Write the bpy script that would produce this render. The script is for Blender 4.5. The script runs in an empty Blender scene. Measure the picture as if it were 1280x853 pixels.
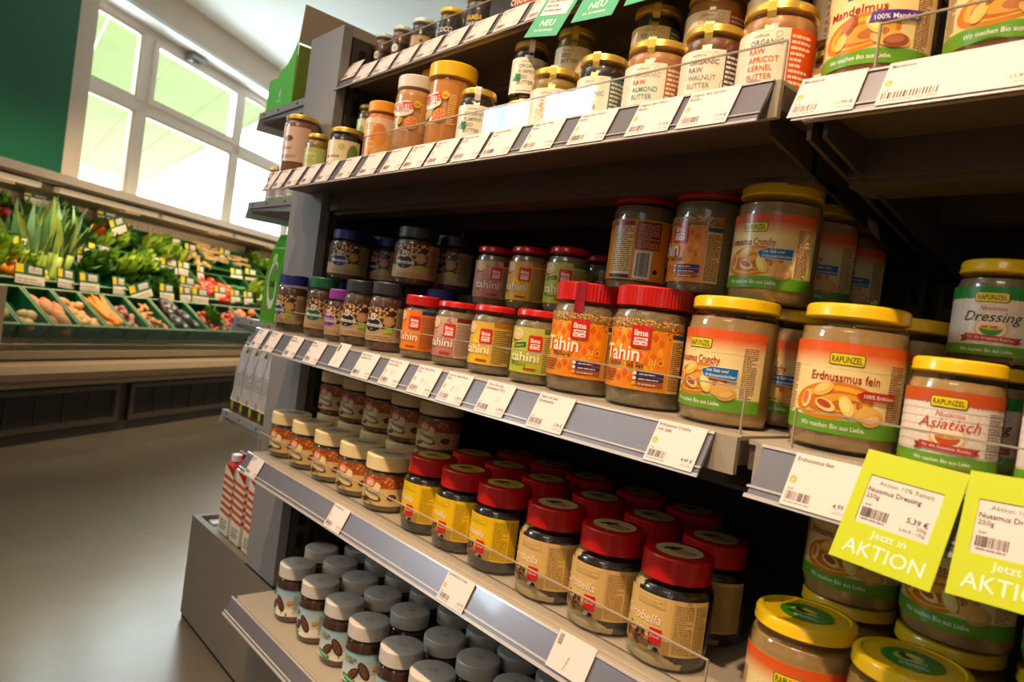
import bpy, bmesh, math, random
from mathutils import Vector, Matrix
from mathutils.geometry import tessellate_polygon
random.seed(7)
C = bpy.context.scene.collection
PI = math.pi
def S(r, g, b):
    f = lambda c: (c/255/12.92) if c/255 <= .04045 else ((c/255+.055)/1.055)**2.4
    return (f(r), f(g), f(b))
# ---------------------------------------------------------------- camera
F, YAW, PIT, ROL, CZ = 880., .7275, -.0187, .1336, .855
fw = Vector((-math.cos(YAW)*math.cos(PIT), math.sin(YAW)*math.cos(PIT), math.sin(PIT)))
r0 = fw.cross(Vector((0, 0, 1))).normalized(); u0 = r0.cross(fw)
RR = r0*math.cos(ROL)+u0*math.sin(ROL); UU = -r0*math.sin(ROL)+u0*math.cos(ROL)
cam = bpy.data.objects.new('camera', bpy.data.cameras.new('camera')); C.objects.link(cam)
m = Matrix((RR, UU, -fw)).transposed().to_4x4(); m.translation = (0, 0, CZ); cam.matrix_world = m
cam.data.sensor_width = 36; cam.data.lens = F/1280*36; cam.data.clip_start = .02; cam.data.clip_end = 100
cam.data.dof.use_dof = True; cam.data.dof.focus_distance = .80; cam.data.dof.aperture_fstop = 8.0
bpy.context.scene.camera = cam
# ---------------------------------------------------------------- world, exposure, large lights
sc = bpy.context.scene
sc.view_settings.view_transform = 'Standard'; sc.view_settings.look = 'None'
sc.view_settings.gamma = 1; sc.view_settings.exposure = 0.3
w = bpy.data.worlds.new('sky'); sc.world = w; w.use_nodes = True
w.node_tree.nodes['Background'].inputs[0].default_value = (.86, .94, 1, 1)
w.node_tree.nodes['Background'].inputs[1].default_value = 3.4
AZ = math.radians(-36.)
DW = Vector((math.sin(AZ), math.cos(AZ), 0)); NW = Vector((-DW.y, DW.x, 0)); PW = Vector((-4.1, .8, 0))
def wp(s, off, z): return PW+DW*s+NW*off+Vector((0, 0, z))
WM = Matrix((DW, NW, Vector((0, 0, 1)))).transposed().to_4x4(); WM.translation = PW   # case frame: x along, y away, z up
def area(name, loc, target, sx, sy, col, power):
    l = bpy.data.lights.new(name, 'AREA'); l.shape = 'RECTANGLE'; l.size = sx; l.size_y = sy; l.color = col; l.energy = power
    o = bpy.data.objects.new(name, l); C.objects.link(o); o.location = loc
    o.rotation_euler = (Vector(target)-Vector(loc)).to_track_quat('-Z', 'Y').to_euler(); return o
def spot(name, loc, target, col, power, ang=60, r=.03, blend=.5):
    l = bpy.data.lights.new(name, 'SPOT'); l.color = col; l.energy = power; l.spot_size = math.radians(ang); l.spot_blend = blend; l.shadow_soft_size = r
    o = bpy.data.objects.new(name, l); C.objects.link(o); o.location = loc
    o.rotation_euler = (Vector(target)-Vector(loc)).to_track_quat('-Z', 'Y').to_euler(); return o
area('window_daylight', wp(2.7, 1.38, 2.0), wp(2.2, -1.5, 1.3), 3.4, 1.3, (.84, .93, 1), 120)
area('window_2_daylight', wp(-2.58, 1.26, 2.1), wp(-2.58, -1, 2.1), .72, 1.05, (.80, .90, 1), 36)
area('back_blue_fill', (1.2, -4.0, 1.6), (-.6, .6, .9), 2.2, 1.8, (.84, .91, 1), 7)  # added cool fill from behind the camera; no door is built there
WARM = (1, .69, .43)
spot('shelf_spot_right', (.05, -.42, 2.88), (-.25, .58, .9), WARM, 180, 46, .03, .8)
spot('shelf_spot_middle', (-.75, -.40, 2.88), (-.75, .58, .9), WARM, 125, 50, .03, .8)
spot('shelf_spot_left', (-1.55, -.38, 2.88), (-1.4, .62, .9), WARM, 40, 50, .03, .8)
area('lamp_bar_fill', wp(.9, .255, 1.20), wp(.9, .32, 1.25), 4.2, .03, (1, .82, .56), 1.2)  # extra light added before the lamp bars to brighten their front faces
area('case_lamp_light', wp(.9, .37, 1.235), wp(.9, .55, .7), 3.4, .05, (1, .80, .50), 13)
for i, s in enumerate((-.1, .75, 1.6, 2.5)):
    spot('produce_spot', wp(s, -.75, 2.88), wp(s+.05, .45, .85), (1, .78, .48), 110, 62, .05, .7)
area('lower_left_fill', (-2.3, -.9, 2.9), (-2.3, -.7, 0), 1.4, 1.0, (1, .84, .62), 9)  # added warm fill without a fixture, lifts the floor and lower left
area('jar_front_fill', (.2, -2.3, 2.9), (-.6, .6, .7), 1.2, .6, (1, .76, .50), 15)  # unseen warm fill added behind the camera for jar fronts and lids
# ---------------------------------------------------------------- materials
def nodes(name):
    mt = bpy.data.materials.new(name); mt.use_nodes = True
    return mt, mt.node_tree, mt.node_tree.nodes['Principled BSDF']
def mat(name, col, rough=.5, metal=0., coat=0., spec=.5, var=0., scale=30., bump=0., sss=0.):
    mt, nt, b = nodes(name)
    b.inputs['Base Color'].default_value = (*col, 1); b.inputs['Roughness'].default_value = rough
    b.inputs['Metallic'].default_value = metal; b.inputs['Coat Weight'].default_value = coat
    b.inputs['Coat Roughness'].default_value = .06; b.inputs['Specular IOR Level'].default_value = spec
    if var or bump:
        tc = nt.nodes.new('ShaderNodeTexCoord'); n = nt.nodes.new('ShaderNodeTexNoise')
        n.inputs['Scale'].default_value = scale; n.inputs['Detail'].default_value = 4
        nt.links.new(tc.outputs['Object'], n.inputs['Vector'])
        if var:
            mx = nt.nodes.new('ShaderNodeMix'); mx.data_type = 'RGBA'
            mx.inputs[6].default_value = (*[c*(1-var) for c in col], 1); mx.inputs[7].default_value = (*[min(1, c*(1+var)) for c in col], 1)
            rp = nt.nodes.new('ShaderNodeMapRange'); rp.inputs[1].default_value = .3; rp.inputs[2].default_value = .7
            nt.links.new(n.outputs['Fac'], rp.inputs[0]); nt.links.new(rp.outputs[0], mx.inputs[0]); nt.links.new(mx.outputs[2], b.inputs['Base Color'])
        if bump:
            bp = nt.nodes.new('ShaderNodeBump'); bp.inputs['Strength'].default_value = bump; bp.inputs['Distance'].default_value = .002
            nt.links.new(n.outputs['Fac'], bp.inputs['Height']); nt.links.new(bp.outputs[0], b.inputs['Normal'])
    return mt
def print_mat(name, rough=.35, coat=.25):
    mt, nt, b = nodes(name)
    a = nt.nodes.new('ShaderNodeVertexColor'); a.layer_name = 'Col'
    nt.links.new(a.outputs['Color'], b.inputs['Base Color'])
    b.inputs['Roughness'].default_value = rough; b.inputs['Coat Weight'].default_value = coat; b.inputs['Coat Roughness'].default_value = .12
    return mt
def clear(name, tint=(1, 1, 1), base=.03, rough=.02, power=.55):
    mt, nt, b = nodes(name); nt.nodes.remove(b)
    out = nt.nodes['Material Output']; t = nt.nodes.new('ShaderNodeBsdfTransparent'); g = nt.nodes.new('ShaderNodeBsdfGlossy')
    t.inputs[0].default_value = (*tint, 1); g.inputs['Roughness'].default_value = rough; g.inputs[0].default_value = (1, 1, 1, 1)
    lw = nt.nodes.new('ShaderNodeLayerWeight'); lw.inputs[0].default_value = .5; fr = nt.nodes.new('ShaderNodeMath'); fr.operation = 'POWER'; fr.inputs[1].default_value = 5
    nt.links.new(lw.outputs['Facing'], fr.inputs[0])
    ad = nt.nodes.new('ShaderNodeMath'); ad.operation = 'MULTIPLY_ADD'; ad.inputs[1].default_value = power; ad.inputs[2].default_value = base; ad.use_clamp = True
    mx = nt.nodes.new('ShaderNodeMixShader')
    nt.links.new(fr.outputs[0], ad.inputs[0]); nt.links.new(ad.outputs[0], mx.inputs[0]); nt.links.new(t.outputs[0], mx.inputs[1]); nt.links.new(g.outputs[0], mx.inputs[2])
    nt.links.new(mx.outputs[0], out.inputs[0]); return mt
M = {}
M['print'] = print_mat('label_print'); M['paper'] = print_mat('paper_print', .6, 0)
M['foil'] = print_mat('glossy_pack_print', .22, .4)
M['glass'] = clear('jar_glass', (.97, .985, .975), 0.06)
M['acryl'] = clear('clear_acrylic', (.97, .975, .975), 0.03, .02, .4)
M['acryl_edge'] = mat('acrylic_edge', S(170, 158, 142), .25)
M['pane'] = clear('window_glass', (.95, .99, .98), .02)
M['case_glass'] = clear('case_glass', (.90, .96, .94), .03)
M['post'] = mat('grey_powder_coat', S(140, 136, 136), .48, 0, 0, .5, .04, 300, .15)
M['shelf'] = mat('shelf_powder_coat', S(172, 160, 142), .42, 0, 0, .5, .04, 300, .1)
M['shelfshade'] = mat('shaded_shelf_steel', S(92, 80, 68), .45, 0, 0, .5, .04, 200, .1)  # shade under the decks put into a darker colour; beams and end deck share it
M['back'] = mat('dark_back_panel', S(58, 48, 42), .6, 0, 0, .4, .06, 60, .1)
M['slot'] = mat('slot_black', S(12, 10, 9), .8)
M['base'] = mat('base_plinth_grey', S(122, 112, 100), .5, 0, 0, .5, .05, 200, .15)
M['rail'] = mat('rail_silver', S(126, 124, 134), .28, .35, .5)
M['raillip'] = mat('rail_clear_lip', S(196, 190, 186), .2, .2, .5)
M['floor'] = mat('floor_vinyl', S(112, 100, 84), .26, 0, .6, .5, .10, 3.5, .08); M['floor'].node_tree.nodes['Principled BSDF'].inputs['Coat Roughness'].default_value = .22
M['ceil'] = mat('ceiling_paint', S(240, 246, 246), .8, 0, 0, .3, .02, 3)
M['wallw'] = mat('wall_cream_paint', S(226, 208, 190), .8, 0, 0, .3, .02, 4)
M['green'] = mat('wall_green_panel', S(0, 96, 62), .5, 0, .1, .4, .08, 1.5)
M['frame'] = mat('window_frame_paint', S(226, 212, 198), .4)
M['soffit'] = mat('canopy_green_paint', S(196, 212, 142), .6, 0, 0, .4, .05, 2)
M['white'] = mat('white_paint', S(236, 236, 236), .4)
M['case'] = mat('case_beige_steel', S(176, 150, 118), .35, .2, 0, .5, .04, 8)
M['casetop'] = mat('case_top_brown', S(128, 112, 92), .45)
M['casedark'] = mat('case_dark_grill', S(62, 52, 44), .5, .2)
M['peg'] = mat('case_back_perforated', S(176, 156, 130), .5)
M['crate'] = mat('green_plastic_crate', S(16, 92, 58), .38, 0, .2)
M['crate2'] = mat('green_crate_rim', S(66, 112, 54), .4)
M['bracket'] = mat('bracket_dark', S(70, 60, 50), .45)
M['gold'] = mat('gold_lid', S(236, 194, 84), .28, .6, .3, .5, .05, 90)
M['goldstrip'] = mat('gold_seal', S(232, 196, 90), .35, .4)
def pl(name, c, rough=.3, coat=.4): M[name] = mat(name+'_lid', c, rough, 0, coat, .5, .03, 60)
pl('lred', S(196, 22, 18)); pl('lyellow', S(246, 200, 20)); pl('lcream', S(240, 214, 158), .4, .1); pl('lgrey', S(214, 206, 196), .42, .1)
pl('lblack', S(46, 46, 52), .4, .1); pl('lblue', S(34, 38, 120), .4, .1); pl('lgreen', S(20, 96, 58), .4, .1); pl('lviolet', S(140, 56, 160), .4, .1)
pl('lorange', S(252, 172, 20), .4, .1); pl('lwhite', S(246, 232, 214), .4, .1); pl('lyel2', S(255, 200, 6), .35, .2); pl('lsilver', S(216, 226, 214), .3, .3)
def food(name, c, var=.12, sc_=60, coat=.6, rough=.35, bump=.4): M[name] = mat('contents_'+name, c, rough, 0, coat, .5, var, sc_, bump)
food('peanut', S(180, 144, 88)); food('tahini', S(134, 116, 82), .2, 200); food('hazel', S(120, 92, 60)); food('choco', S(72, 38, 22), .1)
food('carob', S(26, 16, 12), .1); food('creme', S(206, 180, 130), .05); food('coffee', S(92, 56, 34), .5, 160, .6, .4, 1.); food('dark', S(44, 28, 20), .2)
food('almondb', S(186, 128, 74)); food('greenb', S(92, 92, 40)); food('greysd', S(120, 104, 84), .25, 200); food('orangeb', S(226, 134, 56), .06); food('ambery', S(150, 96, 66))
food('mustard', S(150, 120, 40)); food('blackb', S(34, 26, 24)); food('brownj', S(120, 70, 40), .15); food('nutpale', S(222, 158, 92), .05); food('nutor', S(230, 146, 56), .05)
# ---------------------------------------------------------------- mesh helpers
def link_mesh(name, V, Fc, mats, parent=None, fm=None, smooth=False, cols=None, angle=.6):
    me = bpy.data.meshes.new(name); me.from_pydata([tuple(v) for v in V], [], Fc); 
    for k in (mats if isinstance(mats, (list, tuple)) else [mats]): me.materials.append(M[k])
    if fm: me.polygons.foreach_set('material_index', fm)
    if cols is not None:
        ca = me.color_attributes.new('Col', 'FLOAT_COLOR', 'CORNER'); buf = []
        for c in cols: buf += [c[0], c[1], c[2], 1.]
        ca.data.foreach_set('color', buf)
    me.update()
    if smooth:
        me.shade_smooth(); me.set_sharp_from_angle(angle=angle)
    if parent is False: return me
    o = bpy.data.objects.new(name, me); C.objects.link(o); o.parent = parent
    return o
class MB:
    def __init__(s): s.V = []; s.F = []; s.fm = []
    def add(s, V, Fc, mi=0):
        n = len(s.V); s.V += [Vector(v) for v in V]; s.F += [tuple(i+n for i in f) for f in Fc]; s.fm += [mi]*len(Fc); return s
    def box(s, x0, x1, y0, y1, z0, z1, mi=0, T=None):
        V = [Vector((x, y, z)) for z in (z0, z1) for y in (y0, y1) for x in (x0, x1)]
        if T is not None: V = [T @ v for v in V]
        return s.add(V, [(0, 2, 3, 1), (4, 5, 7, 6), (0, 1, 5, 4), (2, 6, 7, 3), (0, 4, 6, 2), (1, 3, 7, 5)], mi)
    def prism(s, prof, x0, x1, mi=0, T=None):      # prof: (y, z) outline counter-clockwise, extruded along x
        n = len(prof); V = [Vector((x0, y, z)) for y, z in prof]+[Vector((x1, y, z)) for y, z in prof]
        if T is not None: V = [T @ v for v in V]
        return s.add(V, [tuple(range(n))[::-1], tuple(range(n, 2*n))]+[(i, (i+1) % n, n+(i+1) % n, n+i) for i in range(n)], mi)
    def lathe(s, prof, n=32, c=(0, 0, 0), mi=0, caps=True, rib=None, matf=None):
        b = len(s.V); V = []; Fc = []; k = len(prof)
        for r, z in prof:
            for j in range(n):
                a = 2*PI*j/n; rr = r
                if rib and r > rib[0]: rr = r+(rib[1] if j % 2 else 0)
                V.append(Vector((c[0]+rr*math.cos(a), c[1]+rr*math.sin(a), c[2]+z)))
        fms = []
        for i in range(k-1):
            for j in range(n):
                Fc.append((i*n+j, i*n+(j+1) % n, (i+1)*n+(j+1) % n, (i+1)*n+j)); fms.append(matf(i, 2*PI*(j+.5)/n) if matf else mi)
        if caps:
            Fc.append(tuple(range(n))[::-1]); fms.append(mi); Fc.append(tuple((k-1)*n+j for j in range(n))); fms.append(mi)
        s.V += V; s.F += [tuple(i+b for i in f) for f in Fc]; s.fm += fms; return s
    def ell(s, c, rx, ry, rz, n=10, m=7, T=None, mi=0, wob=0.):
        V = []; Fc = []
        for i in range(m+1):
            p = PI*i/m
            for j in range(n):
                a = 2*PI*j/n; q = 1+random.uniform(-wob, wob)
                v = Vector((rx*math.sin(p)*math.cos(a)*q, ry*math.sin(p)*math.sin(a)*q, rz*math.cos(p)))
                V.append((T @ v if T is not None else v)+Vector(c))
        for i in range(m):
            for j in range(n): Fc.append((i*n+j, (i+1)*n+j, (i+1)*n+(j+1) % n, i*n+(j+1) % n))
        return s.add(V, Fc, mi)
    def tube(s, pts, rad, n=8, mi=0):
        V = []; Fc = []; P = [Vector(p) for p in pts]
        for i, p in enumerate(P):
            d = (P[min(i+1, len(P)-1)]-P[max(i-1, 0)]).normalized(); a = d.orthogonal().normalized(); b = d.cross(a)
            if i: 
                a = (pa-d*pa.dot(d)).normalized(); b = d.cross(a)
            pa = a; r = rad[i] if isinstance(rad, (list, tuple)) else rad
            for j in range(n): V.append(p+(a*math.cos(2*PI*j/n)+b*math.sin(2*PI*j/n))*r)
        for i in range(len(P)-1):
            for j in range(n): Fc.append((i*n+j, i*n+(j+1) % n, (i+1)*n+(j+1) % n, (i+1)*n+j))
        Fc += [tuple(range(n))[::-1], tuple((len(P)-1)*n+j for j in range(n))]
        return s.add(V, Fc, mi)
    def build(s, name, mats, parent=None, smooth=False, angle=.6, T=None):
        V = [T @ v for v in s.V] if T is not None else s.V
        return link_mesh(name, V, s.F, mats, parent, s.fm, smooth, None, angle)
def tag(o, label=None, cat=None, group=None, kind=None):
    if label: o['label'] = label
    if cat: o['category'] = cat
    if group: o['group'] = group
    if kind: o['kind'] = kind
    return o
def thing(name, loc, label, cat, group=None, rz=0):
    o = bpy.data.objects.new(name, None); C.objects.link(o); o.location = loc; o.rotation_euler = (0, 0, rz); o.empty_display_size = .02
    return tag(o, label, cat, group)
# ---------------------------------------------------------------- flat print canvas
GL = {}
def glyphs(t, shear=0., off=0.):
    k = (t, shear, off)
    if k not in GL:
        cu = bpy.data.curves.new('t', 'FONT'); cu.body = t; cu.size = 1; cu.resolution_u = 2; cu.shear = shear; cu.offset = off; cu.align_x = 'LEFT'
        ob = bpy.data.objects.new('t', cu); C.objects.link(ob); bpy.context.view_layer.update()
        me = bpy.data.meshes.new_from_object(ob.evaluated_get(bpy.context.evaluated_depsgraph_get()))
        me.calc_loop_triangles()
        vs = [(v.co.x, v.co.y) for v in me.vertices]; tr = [tuple(t_.vertices) for t_ in me.loop_triangles]
        x0 = min([v[0] for v in vs] or [0]); x1 = max([v[0] for v in vs] or [1])
        GL[k] = (vs, tr, x0, x1); bpy.data.objects.remove(ob); bpy.data.curves.remove(cu); bpy.data.meshes.remove(me)
    return GL[k]
def clipu(poly, u, keep_less):
    out = []; n = len(poly)
    for i in range(n):
        a = poly[i]; b = poly[(i+1) % n]; ia = (a[0] <= u) == keep_less; ib = (b[0] <= u) == keep_less
        if ia: out.append(a)
        if ia != ib:
            t = (u-a[0])/(b[0]-a[0]); out.append(tuple(a[k]+(b[k]-a[k])*t for k in range(len(a))))
    return out
class Art:                                           # units: millimetres
    def __init__(s): s.P = []
    def poly(s, pts, col, L=1, conv=True):           # col constant or list per point
        cs = col if isinstance(col[0], (list, tuple)) else [col]*len(pts)
        s.P.append(([(p[0], p[1], *c) for p, c in zip(pts, cs)], L, conv)); return s
    def rect(s, u0, v0, u1, v1, col, L=1, top=None):
        return s.poly([(u0, v0), (u1, v0), (u1, v1), (u0, v1)], [col, col, top, top] if top else col, L)
    def rr(s, u0, v0, u1, v1, col, L=1, r=1.5):
        P = []
        for cx, cy, a0 in ((u1-r, v0+r, -90), (u1-r, v1-r, 0), (u0+r, v1-r, 90), (u0+r, v0+r, 180)):
            for k in range(4): a = math.radians(a0+30*k); P.append((cx+r*math.cos(a), cy+r*math.sin(a)))
        return s.poly(P, col, L)
    def ell(s, u, v, a, b, col, L=1, rot=0., n=16, half=None):
        P = []; ca, sa = math.cos(math.radians(rot)), math.sin(math.radians(rot))
        for k in range(n):
            t = 2*PI*k/n; x, y = a*math.cos(t), b*math.sin(t)
            if half and y < half*b: y = half*b
            P.append((u+x*ca-y*sa, v+x*sa+y*ca))
        return s.poly(P, col, L)
    def ring(s, u, v, a, b, col, L=1, w=.8, rot=0, n=20, t0=0, t1=360):
        ca, sa = math.cos(math.radians(rot)), math.sin(math.radians(rot))
        def q(t, d): x, y = (a-d)*math.cos(t), (b-d)*math.sin(t); return (u+x*ca-y*sa, v+x*sa+y*ca)
        for k in range(n):
            A = math.radians(t0+(t1-t0)*k/n); B = math.radians(t0+(t1-t0)*(k+1)/n)
            s.poly([q(A, 0), q(B, 0), q(B, w), q(A, w)], col, L)
        return s
    def txt(s, t, u, v, h, col, L=2, al='C', sq=1., shear=0., bold=0., rot=0., w=None):
        vs, tr, x0, x1 = glyphs(t, shear, bold); k = h/.72
        if w: sq = w/((x1-x0)*k)
        W = (x1-x0)*k*sq; ox = {'C': -W/2, 'L': 0, 'R': -W}[al]
        ca, sa = math.cos(math.radians(rot)), math.sin(math.radians(rot))
        pts = [(ox+(x-x0)*k*sq, y*k) for x, y in vs]; pts = [(u+x*ca-y*sa, v+x*sa+y*ca) for x, y in pts]
        for a, b, c in tr: s.P.append(([(pts[i][0], pts[i][1], *col) for i in (a, b, c)], L, True))
        return s
    def lines(s, u0, v0, u1, v1, n, col, L=2, fill=.5, seed=1, solid=False):
        R = random.Random(seed); dv = (v1-v0)/n
        for i in range(n):
            y = v1-(i+1)*dv; x = u0; e = u1 if R.random() < .8 else u0+(u1-u0)*R.uniform(.5, .9)
            if solid: s.rect(x, y, e, y+dv*fill, col, L); continue
            while x < e-.5:
                q = min(e, x+R.uniform(.12, .35)*(u1-u0)); s.rect(x, y, q, y+dv*fill, col, L); x = q+max(.5, .04*(u1-u0))
        return s
    def bars(s, u0, v0, u1, v1, col, L=2, n=14, seed=3):
        R = random.Random(seed); d = (u1-u0)/n
        for i in range(n): s.rect(u0+i*d, v0, u0+i*d+d*R.choice((.3, .5, .75)), v1, col, L)
        return s
    def mesh(s, name, mats, mapf, strip=None, fixed=False, extra=None):
        V = []; Fc = []; cols = []
        if extra:
            for Vx, Fx, cx in extra:
                b = len(V); V += Vx
                for f in Fx: Fc.append(tuple(i+b for i in f)); cols += [cx]*len(f)
        for P, L, conv in s.P:
            us = [p[0] for p in P]
            area_ = sum(P[i][0]*P[(i+1) % len(P)][1]-P[(i+1) % len(P)][0]*P[i][1] for i in range(len(P)))
            if area_ < 0: P = P[::-1]
            pcs = [P]
            if not conv:
                pcs = [[P[i] for i in t] for t in tessellate_polygon([[Vector((p[0], p[1], 0)) for p in P]])]
                pcs = [q if sum(q[i][0]*q[(i+1) % 3][1]-q[(i+1) % 3][0]*q[i][1] for i in range(3)) > 0 else q[::-1] for q in pcs]
            if strip and max(us)-min(us) > strip:
                out = []
                for q in pcs:
                    a = math.floor(min(p[0] for p in q)/strip)*strip+strip
                    while a < max(p[0] for p in q) and len(q) > 2:
                        l = clipu(q, a, True)
                        if len(l) > 2: out.append(l)
                        q = clipu(q, a, False); a += strip
                    if len(q) > 2: out.append(q)
                pcs = out
            for q in pcs:
                b = len(V); V += [mapf(p[0]*.001, p[1]*.001, L) for p in q]; Fc.append(tuple(range(b, b+len(q)))); cols += [p[2:5] for p in q]
        return link_mesh(name, V, Fc, mats, False, None, False, cols)
def wrap(r, z0, step=.00014):
    def f(u, v, L):
        a = u/r-PI/2; R = r+.0003+L*step
        return Vector((R*math.cos(a), R*math.sin(a), z0+v))
    return f
def place(name, me, parent=None, T=None):
    o = bpy.data.objects.new(name, me); C.objects.link(o)
    if T is not None: o.matrix_world = T
    o.parent = parent; return o
# colours
WH = S(250, 246, 238); CR = S(250, 226, 158); OR = S(236, 92, 28); RD = S(214, 26, 22); GR = S(104, 166, 34); YE = S(250, 214, 10); DG = S(10, 90, 50); BK = S(26, 22, 20); BR = S(110, 60, 28)
DB = S(120, 100, 80); BL = S(20, 110, 180); NAV = S(36, 40, 110)
# ---------------------------------------------------------------- label art
def badge(A, u, v, w=26, h=9, L=3):
    A.rr(u-w/2, v, u+w/2, v+h, DG, L, 2); A.rr(u-w/2+.7, v+.7, u+w/2-.7, v+h-.7, YE, L+1, 1.6)
    A.txt('RAPUNZEL', u, v+2.3, h-4.6, DG, L+2, w=w-4, bold=.01)
def peanut(A, u, v, a, rot, c1, c2, L):
    A.ell(u, v, a, a*.55, c1, L, rot); A.ell(u-.1*a, v+.12*a, a*.72, a*.34, c2, L+1, rot)
def rap_label(title, W=112, kind='fein', side=True, extra=None):
    A = Art(); A.rect(-W/2, 0, W/2, 76, CR, 0)
    if kind != 'mandel':
        A.rect(-W/2, 68, W/2, 76, S(234, 100, 36), 1, OR); A.rect(-W/2, 54, W/2, 68, CR, 1, S(234, 100, 36))
    A.rect(-W/2, 0, W/2, 12, GR, 1); A.rect(-W/2, 12, W/2, 13, S(150, 196, 70), 1)
    A.txt('Wir machen Bio aus Liebe.', -4, 4.2, 4.0, WH, 2, w=52, bold=.012)
    # swirl of nut butter
    A.ell(-6, 27, 33, 15.5, S(228, 132, 10), 1, 8, 28); A.ell(-5, 27, 28, 12.5, S(250, 182, 50), 2, 8, 24)
    A.ell(-4, 26, 23, 9.6, S(216, 118, 10), 3, 8, 24); A.ell(0, 26, 19, 7.6, S(238, 166, 56), 4, 8, 22); A.ell(6, 25, 12, 4.6, S(196, 110, 34), 5, 6, 20)
    A.ell(20, 20, 16, 7, S(244, 190, 96), 5, -10, 20)
    if kind == 'mandel':
        peanut(A, -14, 34, 10, 55, S(170, 84, 30), S(208, 120, 50), 6); peanut(A, 6, 32, 9, 130, S(250, 206, 96), S(255, 232, 150), 8); A.ell(-20, 22, 8, 5, S(250, 206, 96), 6, 60); peanut(A, 24, 18, 10, 8, S(160, 84, 50), S(196, 116, 74), 6)
    else:
        peanut(A, -27, 26, 8, 80, S(252, 216, 130), S(232, 120, 60), 6); peanut(A, -13, 36, 9, 30, S(244, 190, 84), S(252, 214, 120), 6)
        peanut(A, -10, 23, 8.5, -20, S(252, 214, 130), S(186, 74, 46), 8); peanut(A, 6, 24, 9, 115, S(252, 220, 110), S(255, 234, 150), 10); peanut(A, 27, 15, 9, 15, S(226, 166, 84), S(246, 200, 120), 6)
    badge(A, 2 if kind == 'fein' else -6, 57, 27, 10)
    A.txt(title, 2 if kind == 'fein' else -10, 43.5, 7.4, S(176, 26, 10), 3, w=54 if kind != 'mandel' else 50, bold=.012)
    if kind == 'fein':
        A.poly([(16, 31), (44, 31), (44, 38), (18, 38.5), (12, 35)], S(198, 40, 26), 12); A.txt('100% Erdnüsse', 30, 32.8, 3.2, WH, 13, w=25, bold=.01)
    elif kind == 'crunchy':
        A.poly([(4, 30), (34, 29), (35, 41), (10, 41), (0, 37)], WH, 12); A.poly([(4.5, 30.6), (33.4, 29.7), (34.4, 40.4), (10, 40.4), (.9, 36.8)], BL, 13)
        A.txt('mit Salz und', 16, 36, 3, WH, 14, w=20, shear=.2, bold=.01); A.txt('Erdnussstückchen', 19, 31.4, 3, WH, 14, w=27, shear=.2, bold=.01)
    else:
        A.poly([(2, 33), (40, 36), (42, 44), (4, 42)], S(84, 44, 150), 12); A.txt('100% Mandeln', 22, 36, 4.2, WH, 13, w=32, bold=.012, rot=4)
    if side:
        A.lines(38, 14, 52, 62, 26, S(150, 90, 60), 2, .45, 5)
        A.lines(-54, 14, -42, 56, 20, S(150, 90, 60), 2, .45, 8)
    return A
def nussmus(word, band, wc):
    A = Art(); W = 86; A.rect(-W/2, 0, W/2, 56, S(246, 238, 226), 0)
    for k in range(14): A.rect(-W/2+k*6.2, 9, -W/2+k*6.2+3, 47, S(238, 224, 210), 1)
    for k in range(6): A.rect(-W/2, 10+k*6.2, W/2, 13+k*6.2, S(240, 228, 216), 2)
    A.rect(-W/2, 0, W/2, 8.5, GR, 3); A.txt('Wir machen Bio aus Liebe.', 0, 2.6, 3, WH, 4, w=38, bold=.01)
    A.rect(-W/2, 47, W/2, 56, band, 3)
    for k in range(29): A.ell(-W/2+1.5+k*3, 47, 1.5, 1.4, band, 3, 0, 8)
    badge(A, 0, 43, 24, 8.6, 5); A.txt('Nussmus', 2, 36.6, 4.2, S(214, 90, 50), 4, w=19, shear=.3); A.txt(word, 2, 27.5, 8.6, wc, 5, w=41, shear=.3)
    A.ell(2, 21.5, 12, 9.5, S(238, 190, 130), 3, 0, 20); A.ell(2, 22, 10.5, 8, S(252, 232, 200), 4, 0, 20)
    A.ell(2, 22, 8, 6, S(214, 84, 30) if band != GR2 else S(60, 150, 50), 6, 180, 16, -.05); A.ell(2, 22.4, 8, 1.8, S(250, 180, 70), 7)
    for k in range(6): A.ell(-3+k*2, 23, 1.6, 1.3, (S(240, 110, 40), S(110, 160, 40), S(250, 200, 60))[k % 3], 8, 0, 8)
    A.poly([(-16, 12), (20, 10.5), (20, 15.5), (-16, 17)], S(198, 60, 40), 8); A.poly([(-20, 10), (-14, 11), (-14, 16), (-20, 15), (-18, 12.5)], S(160, 40, 30), 7, False); A.poly([(18, 10), (24, 11.5), (22, 13.5), (24, 16), (18, 15)], S(160, 40, 30), 7, False)
    A.txt('für die kreative Küche', 2, 12.7, 2.5, WH, 9, w=31, rot=-2.5)
    A.lines(28, 11, 40, 44, 16, S(150, 130, 120), 4, .45, 4); return A
GR2 = S(26, 140, 50)
def lima_logo(A, u, v, w=17, L=8):
    h = w*1.12; A.rr(u-w/2, v, u+w/2, v+h, S(216, 34, 20), L, w*.12)
    A.txt('lima', u, v+h*.54, h*.27, WH, L+1, w=w*.68, bold=.03)
    for k in (-1, 1):
        A.rr(u+(k*w*.17)-w*.17, v+h*.12, u+(k*w*.17)+w*.17, v+h*.3, WH, L+1, w*.05); A.rect(u+(k*w*.17)-w*.1, v+h*.18, u+(k*w*.17)+w*.12, v+h*.225, S(216, 34, 20), L+2)
    A.rr(u-w*.32, v+h*.33, u+w*.34, v+h*.45, WH, L+1, w*.04); A.rect(u-w*.22, v+h*.36, u+w*.24, v+h*.40, S(216, 34, 20), L+2)
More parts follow.
